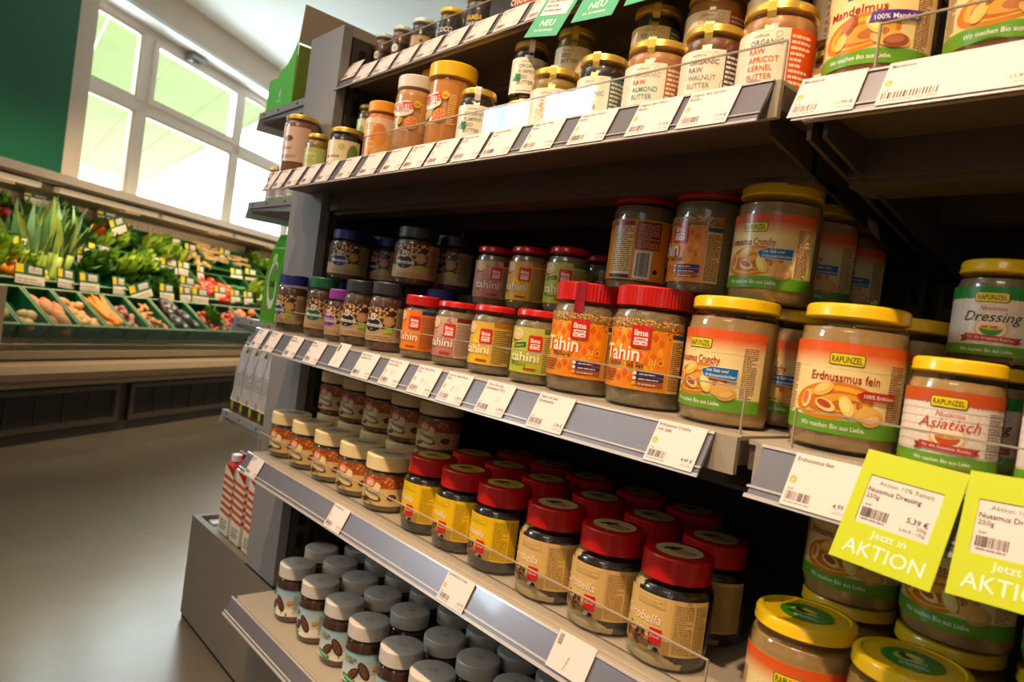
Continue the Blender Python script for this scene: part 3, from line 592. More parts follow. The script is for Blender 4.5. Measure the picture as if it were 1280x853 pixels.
gp = MB().box(-1.55, .65, .985, .9995, 1.2, CE, 0, WM).build('green_wall_panel', ['green'])
tag(gp, 'large dark green panel covering the wall left of the window', 'wall panel')
def window():
    o = tag(bpy.data.objects.new('window_1', None), kind='structure'); C.objects.link(o)
    def bar(n, a, b, c, d, y0=1.17, y1=1.23, mt='frame'):
        q = MB().box(a, b, y0, y1, c, d, 0, WM).build(n, [mt], o); return q
    bar('frame_rail', W0, W1, HD-.06, HD); bar('frame_rail', W0, W1, SIL, SIL+.06); bar('transom', W0, W1, 2.08, 2.16)
    bar('frame_stile', W0, W0+.05, SIL, HD); bar('frame_stile', W1-.05, W1, SIL, HD)
    xs = [W0+.05, 1.45, 2.62, 3.6, W1-.05]
    for x in xs[1:-1]: bar('mullion', x-.05, x+.05, SIL+.06, HD-.06)
    for i in range(4):
        a = xs[i]+(.05 if i else 0); b = xs[i+1]-(.05 if i < 3 else 0)
        for z0, z1 in ((SIL+.06, 2.08), (2.16, HD-.06)):
            q = MB().box(a, b, 1.195, 1.203, z0, z1, 0, WM).build('pane', ['pane'], o)
            s = MB()
            t = .045 if (i == 1 and z0 > 2) else .02
            for X in ((a, a+t, z0, z1), (b-t, b, z0, z1), (a+t, b-t, z0, z0+t), (a+t, b-t, z1-t, z1)): s.box(X[0], X[1], 1.155 if t > .03 else 1.18, 1.215, X[2], X[3], 0, WM)
            s.build('sash', ['frame'], o)
    h = MB().box(1.83, 2.02, 1.10, 1.155, 2.665, 2.685, 0, WM).box(1.83, 1.85, 1.10, 1.155, 2.62, 2.68, 0, WM)
    tag(h.build('window_opener', ['post'], o), 'grey metal window opener arm')
window()
w2 = bpy.data.objects.new('window_2', None); C.objects.link(w2); w2['kind'] = 'structure'
WA, WB, WZ0, WZ1 = -2.99, -2.17, 1.55, 2.66
for c, d in ((WZ1-.05, WZ1), (WZ0, WZ0+.05)): MB().box(WA, WB, 1.17, 1.23, c, d, 0, WM).build('frame_rail', ['frame'], w2)
for a, b in ((WA, WA+.05), (-2.61, -2.51), (WB-.05, WB)): MB().box(a, b, 1.17, 1.23, WZ0+.05, WZ1-.05, 0, WM).build('mullion', ['frame'], w2)
MB().box(WA+.05, -2.61, 1.195, 1.203, WZ0+.05, WZ1-.05, 0, WM).build('pane', ['pane'], w2); MB().box(-2.51, WB-.05, 1.195, 1.203, WZ0+.05, WZ1-.05, 0, WM).build('pane', ['pane'], w2)
# outside: canopy of pale green boards, white edge beam, ground
cp = thing('entrance_canopy', wp(3, 2, 3.05), 'pale green board canopy over the shop front seen through the window', 'canopy')
ed = Vector((7.1, 8.15, 0)).normalized()
for k in range(13):
    a0 = -k*.85; mb = MB(); pts = []
    for (e, off) in ((a0, 1.5), (a0-.81, 1.5), (a0-.81, 9.4), (a0, 9.4)):
        t = (off-1.5)/8.15*7.1; pts.append((4.04+e+t, off))
    V = [wp(s, o_, z) for z in (3.05, 3.11) for s, o_ in pts]
    mb.add(V, [(0, 3, 2, 1), (4, 5, 6, 7), (0, 1, 5, 4), (1, 2, 6, 5), (2, 3, 7, 6), (3, 0, 4, 7)]); q = mb.build('soffit_board', ['soffit'])
    q.parent = cp; q.matrix_parent_inverse = Matrix.Translation(-cp.location)
mb = MB(); P_ = [wp(4.04, 1.5, 0), wp(10.9, 9.4, 0)]
q = MB().tube([wp(4.08, 1.5, 3.06), wp(11.0, 9.45, 3.06)], .06, 4).build('edge_beam', ['white'], cp); q.matrix_parent_inverse = Matrix.Translation(-cp.location)
q = MB().box(-6, 10.9, 9.4, 9.55, 2.85, 3.05, 0, WM).build('edge_beam', ['white'], cp); q.matrix_parent_inverse = Matrix.Translation(-cp.location)
gd = MB().box(-20, 40, 1.36, 60, -.12, -.02, 0, WM).build('forecourt', ['white']); gd['kind'] = 'structure'
fg = MB().box(-8, 13.5, 14, 14.3, 0, 3.6, 0, WM).build('green_facade', ['soffit']); tag(fg, 'pale green facade standing behind the canopy outside', 'building')
# ================================================================ PRODUCE CASE
cs = thing('produce_case', wp(0, 0, 0), 'long beige refrigerated vegetable case along the window wall', 'display case')
cs.matrix_world = WM
CX0, CX1 = -2.2, 4.2
def cpart(n, mb, mats, lab=None, par=None, smooth=False): o = mb.build(n, mats, par or cs, smooth); return tag(o, lab) if lab else o
cpart('plinth', MB().box(CX0, CX1, .03, .95, .0, .05).box(CX0, CX1, .04, .95, .05, .27), ['casedark'])
for k in range(5):
    a = -1.9+k*1.12; g = MB()
    g.box(a, a+1.04, .018, .028, .235, .26); g.box(a, a+1.04, .018, .028, .055, .085); g.box(a, a+.03, .018, .028, .085, .235); g.box(a+1.01, a+1.04, .018, .028, .085, .235)
    gf = cpart('grille_frame', g, ['bracket'])
    s = MB()
    for j in range(15): s.box(a+.03, a+1.01, .022, .030, .088+j*.0098, .088+j*.0098+.0045)
    for j in range(7): s.box(a+.16*j+.03, a+.16*j+.036, .016, .024, .085, .235)
    cpart('grille_slats', s, ['casedark'], par=gf)['kind'] = 'stuff'
bp = [(.0, .30), (-.03, .315), (-.045, .35), (-.03, .385), (.0, .40), (.05, .40), (.05, .28)]
cpart('bumper', MB().prism(bp, CX0, CX1), ['case'], smooth=True)
cpart('front_panel', MB().box(CX0, CX1, .03, .06, .27, .45).box(CX0, CX1, .0, .06, .415, .45), ['case'])
cpart('inner_tray', MB().box(CX0, CX1, .06, .95, .40, .425), ['case'])
for a, b in ((-1.75, -.42), (-.40, 1.03), (1.05, 2.45), (2.47, 3.9)): cpart('front_glass', MB().box(a, b, .02, .028, .45, .635), ['case_glass'])
cpart('end_post', MB().box(-.62, -.53, -.03, .06, .27, .74), ['case'])
cpart('back_panel', MB().box(CX0, CX1, .945, .975, .4, 1.34), ['peg'])
hol = MB()
for i in range(70):
    for j in range(4): hol.box(-.3+i*.05, -.28+i*.05, .940, .946, 1.12+j*.045, 1.142+j*.045)
cpart('back_slots', hol, ['case'])['kind'] = 'stuff'
cpart('canopy', MB().box(CX0, CX1, .28, .95, 1.275, 1.30).prism([(.25, 1.285), (.95, 1.285), (.98, 1.335), (.30, 1.335)], CX0, CX1), ['casetop'])
cpart('canopy_underside', MB().box(CX0, CX1, .36, .94, 1.255, 1.27), ['casetop'])
for a in (-1.6, -.85, -.02, .74, 1.5, 2.27, 3.0): 
    q = cpart('lamp_bar', MB().box(a, a+.72, .285, .325, 1.236, 1.262), ['wallw'], 'pale tube lamp bar'); cpart('lamp_bracket', MB().box(a+.48, a+.60, .31, .345, 1.222, 1.262), ['case'], par=q)
for a in (-1.2, 2.62): cpart('upright', MB().box(a, a+.07, .85, .94, .4, 1.27), ['casedark'])
tl = math.atan2(.75, 1); cT, sT = math.cos(tl), math.sin(tl)
def tier(off, z): T = Matrix(((1, 0, 0), (0, cT, -sT), (0, sT, cT))).to_4x4(); T.translation = (0, off, z); return WM @ T     # local: x along, y up the slope, z out
TA, TB, TC = tier(.09, .50), tier(.39, .70), tier(.66, .93)
def crate(T, a, b, depth, label, grp):
    g = .008; a += g; b -= g; t = .006; h = .085
    o = thing('green_crate', (T @ Vector(((a+b)/2, 0, 0))), label, 'crate', grp); 
    body = MB().box(a, b, 0, depth, 0, t, 0, T).box(a, b, 0, t, t, h, 0, T).box(a, b, depth-t, depth, t, h, 0, T).box(a, a+t, t, depth-t, t, h, 0, T).box(b-t, b, t, depth-t, t, h, 0, T)
    q = body.build('crate_body', ['crate'], o); q.matrix_parent_inverse = Matrix.Translation(-o.location)
    rim = MB().box(a-.005, b+.005, -.006, t+.002, h, h+.008, 0, T).box(a-.005, b+.005, depth-t, depth+.004, h, h+.008, 0, T).box(a-.005, a+t, t, depth-t, h, h+.008, 0, T).box(b-t, b+.005, t, depth-t, h, h+.008, 0, T)
    q = rim.build('rim', ['crate2'], o); q.matrix_parent_inverse = Matrix.Translation(-o.location)
pm = {}
def pmat(n, c, v=.15, sc_=20, rough=.5, coat=.1): M[n] = mat(n, c, rough, 0, coat, .5, v, sc_, .3)
pmat('sweet', S(196, 120, 70)); pmat('ginger', S(226, 160, 100)); pmat('carrot', S(250, 136, 20), .1); pmat('shallot', S(190, 120, 100)); pmat('root', S(206, 140, 74)); pmat('auber', S(38, 20, 36), .2, 6, .3, .15)
pmat('radish', S(224, 90, 80), .3); pmat('tomato', S(232, 48, 22), .1, 6, .2, .5); pmat('leaf', S(96, 140, 40), .35, 30); pmat('leafd', S(50, 92, 34), .35, 30); pmat('leafl', S(184, 206, 70), .25, 30)
pmat('potato', S(206, 170, 110)); pmat('squash', S(240, 100, 20), .08, 4, .3, .4); pmat('leek', S(150, 172, 78), .3, 12); pmat('leekd', S(74, 116, 74), .25, 12); pmat('leekw', S(164, 182, 76), .25); pmat('orange', S(250, 150, 20), .05); pmat('peach', S(240, 130, 90), .2, 10); pmat('cucum', S(60, 110, 40), .2); pmat('yellow', S(250, 206, 30), .1); pmat('redveg', S(150, 30, 40), .2)
def ov(key, rx, ry, rz, mt, wob=.05):
    pm[key] = MB().ell((0, 0, 0), rx, ry, rz, 9, 6, wob=wob).build(key, [mt], False, True, 3.)
ov('sweet_potato', .075, .034, .032, 'sweet', .1); ov('ginger_root', .034, .02, .016, 'ginger', .2); ov('shallot', .018, .015, .015, 'shallot'); ov('turmeric_root', .03, .011, .01, 'root', .15); ov('aubergine', .075, .036, .036, 'auber', .02)
ov('radish', .016, .014, .014, 'radish'); ov('tomato', .034, .034, .028, 'tomato', .02); ov('potato', .034, .026, .022, 'potato', .05); ov('orange', .034, .034, .034, 'orange', .01); ov('peach', .03, .028, .028, 'peach', .02); ov('courgette', .1, .02, .02, 'cucum', .02); ov('lemon', .03, .024, .024, 'yellow', .02); ov('beetroot', .034, .032, .03, 'redveg', .05)
pm['carrot'] = MB().lathe([(.003, -.085), (.009, -.05), (.014, .03), (.0165, .07), (.012, .083), (.003, .085)], 9).build('carrot', ['carrot'], False, True, 2.)
pm['parsnip'] = MB().lathe([(.003, -.1), (.01, -.04), (.018, .05), (.02, .075), (.005, .083)], 9).build('parsnip', ['potato'], False, True, 2.)
def leafm(n, L_, w, mt, k=5):
    mb = MB(); V = []; 
    for i in range(k+1):
        t = i/k; ww = w*math.sin(PI*min(.97, t*.9+.08)); z = L_*t; y = .25*L_*t*t
        V += [(-ww, y+ww*.3, z), (0, y, z), (ww, y+ww*.3, z)]
    F_ = []
    for i in range(k): F_ += [(3*i, 3*i+1, 3*i+4, 3*i+3), (3*i+1, 3*i+2, 3*i+5, 3*i+4)]
    return mb.add(V, F_)
def bunch(name, n, L_, w, mt, spread=.5, stalk=None):
    mb = MB(); R = random.Random(len(name)+n)
    for i in range(n):
        lm = leafm('x', L_*R.uniform(.7, 1), w*R.uniform(.7, 1.2), mt); T = Matrix.Rotation(R.uniform(0, 2*PI), 4, 'Z') @ Matrix.Rotation(R.uniform(.05, spread), 4, 'X')
        mb.add([T @ v for v in lm.V], lm.F, R.choice((0, 1)))
    me = mb.build(name, mt, False, True, 3.); pm[name] = me
bunch('lettuce', 26, .13, .036, ['leafl', 'leaf'], 1.2); bunch('parsley_bunch', 34, .11, .018, ['leaf', 'leafd'], 1.0); bunch('spinach_bunch', 22, .12, .026, ['leafd', 'leaf'], 1.1); bunch('celery_leaves', 26, .15, .022, ['leafl', 'leaf'], .8)
def item(key, M4, label, cat, group, parts=None):
    o = bpy.data.objects.new(key, pm[key]); C.objects.link(o); o.matrix_world = M4; return tag(o, label, cat, group)
ORD = ['first', 'second', 'third', 'fourth', 'fifth', 'sixth', 'seventh', 'eighth', 'ninth', 'tenth', 'eleventh', 'twelfth', 'thirteenth', 'fourteenth', 'fifteenth', 'sixteenth', 'seventeenth', 'eighteenth']
def heap(key, T, a, b, y0, y1, n, zz, label, cat, group, axis='rand', seed=1, layers=2, tilt=None):
    R = random.Random(seed); P = [(R.uniform(a, b), R.uniform(y0, y1)) for _ in range(n)]; P.sort()
    for i in range(n):
        x, y = P[i]; z = zz+.02*((i*7) % layers)
        rz = R.uniform(0, PI) if axis == 'rand' else (PI/2+R.uniform(-.25, .25) if axis == 'y' else R.uniform(-.25, .25))
        L_ = Matrix.Translation((x, y, z)) @ Matrix.Rotation(rz, 4, 'Z') @ (Matrix.Rotation(tilt, 4, 'Y') if tilt is not None else Matrix.Rotation(R.uniform(-.3, .3), 4, 'X'))
        item(key, T @ L_ @ Matrix.Diagonal((*[R.uniform(.85, 1.12)]*3, 1)), label+(', %s from the left' % ORD[i] if n <= 18 else ''), cat, group)
bA = [-.56, -.38, -.21, -.04, .13, .29, .46, .66, .99, 1.22, 1.47, 1.75, 2.05, 2.4]
cont = ['potatoes', 'pale potatoes', 'sweet potatoes', 'ginger', 'carrots', 'shallots', 'turmeric roots', 'aubergines', 'radishes', 'leafy radish bunches', 'peaches', 'parsley', 'tomatoes']
for i in range(len(bA)-1): crate(TA, bA[i], bA[i+1], .27, 'green plastic crate of %s in the lowest row of the case' % cont[i], 'green crates in the vegetable case')
bB = [-.3, 0, .34, .62, .9, 1.14, 1.42, 1.76, 2.1, 2.5]; cB = ['oranges and lemons', 'leeks', 'herbs', 'celery', 'parsley', 'tomatoes on the left', 'red tomatoes', 'courgettes', 'lettuce']
for i in range(len(bB)-1): crate(TB, bB[i], bB[i+1], .30, 'green plastic crate of %s in the middle row of the case' % cB[i], 'green crates in the vegetable case')
bC = [-.1, .24, .66, 1.04, 1.4, 1.75, 2.1, 2.45, 2.8]; cC = ['beetroots', 'spinach', 'pumpkin', 'salad greens', 'potatoes', 'parsnips', 'ginger hands', 'green salad']
for i in range(len(bC)-1): crate(TC, bC[i], bC[i+1], .30, 'green plastic crate of %s in the top row of the case' % cC[i], 'green crates in the vegetable case')
heap('potato', TA, -.53, -.25, .02, .18, 16, .05, 'pale potato in the leftmost crates of the lowest row', 'potato', 'pale potatoes')
heap('sweet_potato', TA, -.16, -.08, .04, .22, 8, .05, 'large brown sweet potato in the lowest row, left of the ginger', 'sweet potato', 'sweet potatoes', 'y', 3)
heap('ginger_root', TA, -.01, .10, .02, .22, 34, .05, 'knobbly ginger root in the crate left of the carrots', 'ginger', 'ginger roots', seed=4)
heap('carrot', TA, .17, .26, .08, .20, 24, .05, 'bright orange carrot in the lowest row of the case', 'carrot', 'carrots', 'x', 5, 3, PI/2)
for o in [o for o in C.objects if o.name.startswith('carrot')]: o.matrix_world = o.matrix_world @ Matrix.Rotation(random.uniform(-.2, .2)+PI/2, 4, 'X')
heap('shallot', TA, .32, .43, .02, .20, 34, .045, 'small pinkish shallot in the crate right of the carrots', 'shallot', 'shallots', seed=6)
heap('turmeric_root', TA, .49, .63, .02, .22, 40, .05, 'thin tan turmeric root in the crate left of the aubergines', 'turmeric', 'turmeric roots', seed=7)
heap('aubergine', TA, .72, .93, .03, .22, 11, .06, 'shiny dark purple aubergine in the lowest row', 'aubergine', 'aubergines', 'y', 8)
heap('radish', TA, 1.03, 1.20, .02, .20, 26, .06, 'small red radish in the lowest row right of the aubergines', 'radish', 'radishes', seed=9)
heap('parsley_bunch', TA, 1.02, 1.2, .08, .22, 5, .04, 'radish greens lying behind the red radishes', 'greens', 'radish greens', seed=10, tilt=0)
heap('radish', TA, 1.26, 1.44, .02, .22, 40, .06, 'pink radish in the crate beside the radish greens', 'radish', 'pink radishes', seed=11)
heap('peach', TA, 1.52, 1.72, .02, .24, 22, .06, 'orange pink peach in the lowest row near the shelf end', 'peach', 'peaches', seed=12)
heap('parsley_bunch', TA, 1.8, 2.0, .02, .24, 7, .04, 'green parsley bunch in the lowest row behind the shelf end', 'parsley', 'low parsley bunches', seed=13, tilt=0)
heap('tomato', TA, 2.1, 2.35, .02, .24, 16, .05, 'red tomato in the lowest row at the far right', 'tomato', 'far tomatoes', seed=14)
heap('orange', TB, -.25, -.04, .03, .24, 9, .06, 'orange in the middle row at the far left', 'orange', 'oranges', seed=15)
heap('lemon', TB, .02, .1, .03, .1, 3, .06, 'yellow lemon beside the leeks', 'lemon', 'lemons', seed=16)
R_ = random.Random(9)
lk = sorted(R_.uniform(.08, .44) for _ in range(15))
for i in range(15):                                   # leeks: pale shaft, green leaves fanning out
    a = lk[i]; o = thing('leek', WM @ Vector((a, .46+R_.uniform(0, .16), .84)), 'tall green leek in the fan of leeks, %s from the left' % ORD[i], 'leek', 'leeks standing at the left of the case')
    o.matrix_world = Matrix.Translation(WM @ Vector((a*.8-.04, .46+.14*(i % 3)/2, .775-.02*(i % 2)))) @ Matrix.Scale(1.18, 4) @ Matrix.Rotation(AZ*-1, 4, 'Z') @ Matrix.Rotation((a-.26)*2.3, 4, 'Y') @ Matrix.Rotation(R_.uniform(-.30, .05), 4, 'X')
    MB().lathe([(.012, 0), (.016, .02), (.014, .07), (.018, .13)], 9).build('shaft', ['leekw'], o, True, 2.)
    lv = MB()
    for k in range(4):
        lm = leafm('l', R_.uniform(.2, .32), .019, 0); T = Matrix.Translation((0, 0, .07)) @ Matrix.Rotation(k*PI/2+R_.uniform(-.3, .3), 4, 'Z') @ Matrix.Rotation(.03, 4, 'X'); lv.add([T @ v for v in lm.V], lm.F, k % 2)
    lv.build('leaves', ['leek', 'leekd'], o, True, 3.)
heap('parsley_bunch', TB, .66, .88, .0, .26, 9, .05, 'bushy parsley bunch in the middle row behind the carrots', 'parsley', 'parsley bunches', seed=17, tilt=0)
heap('celery_leaves', TB, .5, .98, .10, .30, 10, .07, 'pale green celery top in the middle row', 'celery', 'celery tops', seed=18, tilt=0)
heap('spinach_bunch', TB, .95, 1.12, .0, .26, 7, .05, 'dark green spinach bunch left of the tomatoes', 'spinach', 'spinach bunches', seed=19, tilt=0)
heap('tomato', TB, 1.17, 1.40, .0, .14, 14, .07, 'round red tomato in the middle row', 'tomato', 'tomatoes', seed=20)
heap('tomato', TB, 1.44, 1.72, .0, .20, 22, .07, 'ripe red tomato in the pile behind the price signs', 'tomato', 'ripe tomatoes', seed=21)
heap('courgette', TB, 1.85, 2.1, .03, .2, 7, .07, 'long green courgette in the middle row', 'courgette', 'courgettes', 'x', 22)
heap('lettuce', TB, 1.95, 2.45, .05, .28, 11, .06, 'pale green lettuce head in the middle row beside the courgettes', 'lettuce', 'lettuce heads', seed=23, tilt=0)
heap('beetroot', TC, -.05, .2, .02, .26, 9, .06, 'dark red beetroot in the top row', 'beetroot', 'beetroots', seed=24)
heap('spinach_bunch', TC, .26, .62, .0, .12, 5, .03, 'dark spinach bunch behind the leeks', 'spinach', 'spinach behind leeks', seed=25, tilt=0)
heap('celery_leaves', TC, .7, 1.35, .0, .12, 9, .03, 'pale salad greens in front of the pumpkin', 'salad', 'salad greens', seed=26, tilt=0)
heap('potato', TC, 1.42, 1.7, .02, .2, 14, .06, 'round potato in the top row', 'potato', 'top row potatoes', seed=27)
heap('parsnip', TC, 1.74, 2.4, .12, .28, 22, .07, 'brown parsnip stacked at the back of the top row', 'parsnip', 'parsnips', 'x', 28, 3, PI/2)
heap('lettuce', TC, 2.45, 2.75, .05, .28, 9, .05, 'green salad head in the top row far right', 'lettuce', 'top row salad', seed=29, tilt=0)
heap('parsley_bunch', TB, .38, .60, .0, .26, 8, .06, 'bushy herb bunch right of the leeks', 'herbs', 'herb bunches', seed=36, tilt=0)
heap('celery_leaves', TB, -.28, .06, .06, .28, 7, .05, 'leafy greens at the far left of the middle row', 'greens', 'leafy greens far left', seed=31, tilt=0)
heap('spinach_bunch', TC, -.08, .6, .1, .28, 10, .05, 'dark leafy bunch at the back left of the top row', 'spinach', 'dark leaves in the top row', seed=32, tilt=0)
heap('parsley_bunch', TC, .66, 1.02, .1, .28, 8, .05, 'curly green bunch behind the salad greens', 'parsley', 'curly bunches in the top row', seed=33, tilt=0)
heap('lettuce', TC, 1.06, 1.38, .04, .2, 7, .05, 'pale lettuce in the top row left of the price signs', 'lettuce', 'top row lettuce', seed=34, tilt=0)
heap('tomato', TB, 1.46, 1.72, .12, .26, 14, .06, 'ripe red tomato in the pile behind the price signs', 'tomato', 'ripe tomatoes', seed=35)
pk = thing('pumpkin', WM @ Vector((.88, .82, 1.17)), 'bright orange pumpkin with a white price sign before it', 'pumpkin'); pk.matrix_world = WM @ Matrix.Translation((.88, .84, 1.14))
pb = MB(); n = 24
prof = [(.005, -.052), (.05, -.058), (.078, -.03), (.083, 0), (.074, .035), (.05, .054), (.005, .046)]
V = []; 
for r, z in prof:
    for j in range(n): V.append((r*(1+.05*math.cos(j*PI/1.5))*math.cos(2*PI*j/n), r*(1+.05*math.cos(j*PI/1.5))*math.sin(2*PI*j/n), z))
pb.add(V, [(i*n+j, i*n+(j+1) % n, (i+1)*n+(j+1) % n, (i+1)*n+j) for i in range(6) for j in range(n)]); pb.build('flesh', ['squash'], pk, True, 3.)
MB().lathe([(.008, .044), (.006, .07), (.009, .078)], 7).build('stem', ['leafd'], pk, True)
# price signs of the case
def signart(v):
    A = Art(); A.rect(-62, 0, 62, 80, S(20, 100, 66), 0); A.rect(-60, 2, 60, 36, S(244, 226, 206), 1); A.rect(-60, 44, -28, 76, S(252, 208, 0), 1); A.rect(-8, 46, 46, 72, S(244, 226, 206), 1)
    A.lines(-54, 8, 50, 30, 2, S(150, 130, 120), 2, .3, v); A.lines(-4, 52, 40, 66, 2, S(150, 130, 120), 2, .3, v+5); return A
sm = [signart(k).mesh('price_sign', ['paper'], lambda u, v, L: Vector((u, -L*.0012, v)), extra=[([Vector(p) for p in ((-.062, .003, 0), (.062, .003, 0), (.062, .003, .08), (-.062, .003, .08))], [(0, 3, 2, 1)], S(20, 100, 66))]) for k in range(3)]
signs = [(-.10, .35, .745), (.12, .35, .745), (.27, .34, .74), (.50, .35, .74), (.67, .33, .725), (.88, .33, .735), (1.06, .33, .735), (1.21, .33, .735), (1.50, .38, .77), (1.67, .37, .76), (1.84, .37, .76), (2.02, .39, .77),
 (.03, .55, .885), (.45, .56, .89), (.59, .60, .92), (.99, .78, 1.05), (.86, .72, 1.12), (.94, .90, 1.18), (1.32, .83, 1.08), (1.49, .81, 1.08), (1.66, .79, 1.06), (1.85, .82, 1.08), (2.10, .80, 1.08), (1.19, .59, .91), (1.35, .59, .91), (1.52, .58, .90), (1.04, .60, .91), (2.02, .62, .93), (2.26, .65, .95), (.40, .90, 1.19), (-.32, .36, .75), (1.12, .37, .80)]
sl = ['below the leeks on the left', 'left of the leek shafts', 'under the leek shafts', 'above the carrots', 'above the shallots', 'tilted above the turmeric', 'above the aubergines', 'below the tomatoes left', 'below the tomatoes right', 'right of the tomatoes', 'second right of the tomatoes', 'third right of the tomatoes',
 'at the far left of the middle row', 'right of the leeks', 'in front of the herbs', 'above the celery', 'leaning on the pumpkin', 'above the pumpkin', 'leftmost of the top right row', 'second of the top right row', 'third of the top right row', 'fourth of the top right row', 'below the parsnips', 'left above the tomatoes', 'middle above the tomatoes', 'right above the tomatoes', 'beside the spinach', 'left in the lettuce', 'right in the lettuce', 'behind the leeks', 'at the left edge of the case', 'low above the tomatoes']
for i, (s, o_, z) in enumerate(signs):
    q = bpy.data.objects.new('price_sign', sm[i % 3]); C.objects.link(q)
    q.matrix_world = WM @ Matrix.Translation((s, o_-.035, z)) @ Matrix.Rotation((-.35 if i in (4, 16) else R_.uniform(-.05, .05)), 4, 'Y') @ Matrix.Rotation(R_.uniform(-.1, .35), 4, 'Z') @ Matrix.Rotation(-.15, 4, 'X') @ Matrix.Diagonal((1.32, 1.32, 1.32, 1))
    tag(q, 'green and white price sign ' + sl[i], 'price sign', 'price signs in the vegetable case')
# ================================================================ GONDOLA
XL, XR, XD = -1.343, 1.0, -.318                  # left end, right end, bay divider
gn = thing('shelf_rack', (-.8, 1.0, 0), 'grey metal gondola rack that carries the jar shelves', 'rack')
def gp_(n, mb, mats, lab=None, par=None):
    o = mb.build(n, mats, par or gn)
    if not par: o.matrix_parent_inverse = Matrix.Translation(-gn.location)
    if lab: o['label'] = lab
    return o
gp_('back_panel', MB().box(XL, XR, 1.0, 1.02, .2, 1.39), ['back'])
for z in (.5, .74, .98, 1.22):
    gp_('panel_seam', MB().box(XL, XR, .998, 1.0, z, z+.004), ['bracket'])
gp_('end_post', MB().box(-1.49, XL, .636, .656, .262, 1.415), ['post'], 'smooth grey end post')
ep = gp_('end_panel', MB().box(-1.36, -1.347, .656, 1.0, .262, 1.40), ['bracket'])
up = gp_('slotted_upright', MB().box(-1.347, -1.338, .66, .70, .262, 1.395), ['bracket'])
sb = MB()
for k in range(22): sb.box(-1.3385, -1.3372, .672, .688, .29+k*.05, .325+k*.05)
s_ = gp_('upright_slots', sb, ['slot'], None, up); s_['kind'] = 'stuff'
for xu in (XD-.03, XD+.008, XR-.02):
    u = gp_('slotted_upright', MB().box(xu, xu+.022, .97, 1.0, .2, 1.395), ['bracket']); sb = MB()
    for k in range(22): sb.box(xu+.006, xu+.015, .9685, .9705, .25+k*.05, .285+k*.05)
    q = gp_('upright_slots', sb, ['slot'], None, u); q['kind'] = 'stuff'
gp_('base_box', MB().box(XL, XR, .60, 1.0, .05, .228), ['base']); gp_('base_kick', MB().box(XL, XR, .63, 1.0, 0, .05), ['slot'])
gp_('side_plinth', MB().box(-1.855, XL, .636, .652, .012, .266).box(-1.855, XL, .640, .652, 0, .012, 1), ['base', 'slot'], 'grey plinth side panel')
# shelves
def shelf(name, label, x0, x1, yf, zt, xr0, xr1, dz, gx=None, gh=.04, bx=(), yb=.996, light=True, dark=True, gtop=0):
    o = thing(name, ((x0+x1)/2, yb, zt-.03), label, 'shelf'); inv = Matrix.Translation(-o.location)
    def p(n, mb, mats, par=None, kind=None):
        q = mb.build(n, mats, par or o); 
        if not par: q.matrix_parent_inverse = inv
        return q
    p('deck', MB().box(x0, x1, yf+.003, yb, zt-.004, zt).box(x0, x1, yf+.006, yb, zt-.026, zt-.004, 1), ['shelf', 'shelfshade'])
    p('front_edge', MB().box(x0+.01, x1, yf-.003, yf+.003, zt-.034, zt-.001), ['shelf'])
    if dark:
        p('support_beam', MB().box(x0+.01, x1-.01, yf+.09, yf+.10, zt-.059, zt-.026).box(x0+.01, x1-.01, yf+.10, yf+.15, zt-.066, zt-.059), ['shelfshade'])
        p('support_beam', MB().box(x0+.01, x1-.01, yf+.30, yf+.33, zt-.06, zt-.026), ['shelfshade'])
    for b in bx:
        p('bracket', MB().prism([(yf+.012, zt-.045), (yb, zt-.12), (yb, zt-.004), (yf+.012, zt-.004)], b, b+.004), ['bracket'])
    # price rail: tilted strip with a lip above and below
    def rp(pts): return [(yf-.004+a, zt+b) for a, b in pts]
    sl_ = .020/.041; t = dz
    prof = rp([(0, 0), (-sl_*t, -t), (-sl_*t+.0025, -t-.0012), (.0030, -.0012)])
    rl = p('price_rail', MB().prism(prof, xr0, xr1), ['rail'])
    lip = MB()
    for (u, w) in ((0., .0022), (.82, .0012), (.985, .0026)):
        a, b = -sl_*t*u, -t*u; lip.prism([(yf-.004+a-.0016, zt+b-.0004), (yf-.004+a-.0016-sl_*w, zt+b-.0004-w), (yf-.004+a-sl_*w+.0002, zt+b-w), (yf-.004+a+.0002, zt+b)], xr0-.002, xr1+.001)
    p('rail_lip', lip, ['raillip'], rl)
    if gx:
        for a, b in gx:
            q = p('guard', MB().box(a, b, yf+.0085, yf+.0105, zt-.001, zt+gh-.0014), ['acryl'])
            e = MB().box(a, b, yf+.0083, yf+.0107, zt+gh-.0013, zt+gh).box(b-.001, b+.0003, yf+.0083, yf+.0107, zt, zt+gh-.0013).box(a-.0003, a+.001, yf+.0083, yf+.0107, zt, zt+gh-.0013)
            p('guard_edge', e, ['acryl_edge'], q)
    return o
Z1, Z2, Z3, Z4, Z5 = 1.326, 1.100, .788, .545, .260
shelf('wall_shelf', 'top shelf with dark spread jars and a sloping price rail', XL+.004, XD-.004, .66, Z1, -1.352, XD-.01, .041, [(-1.25, XD-.01)], .04)
shelf('wall_shelf', 'upper left shelf of gold-lidded nut butters, its long price rail full of cards', -1.40, XD-.006, .56, Z2, -1.405, XD-.012, .041, [(-1.075, XD-.012)], .039, (XD-.02,))
shelf('wall_shelf', 'middle left shelf of coffee and tahini jars', -1.385, XD+.0, .56, Z3, -1.388, XD-.022, .038, [(-1.335, XD-.005)], .042, (XD-.016,))
shelf('wall_shelf', 'lower left shelf of cream-lidded and red-lidded spread jars', -1.350, XD-.006, .56, Z4, -1.352, XD-.012, .0345, [(-1.343, XD-.005)], .041, (XD-.02,))
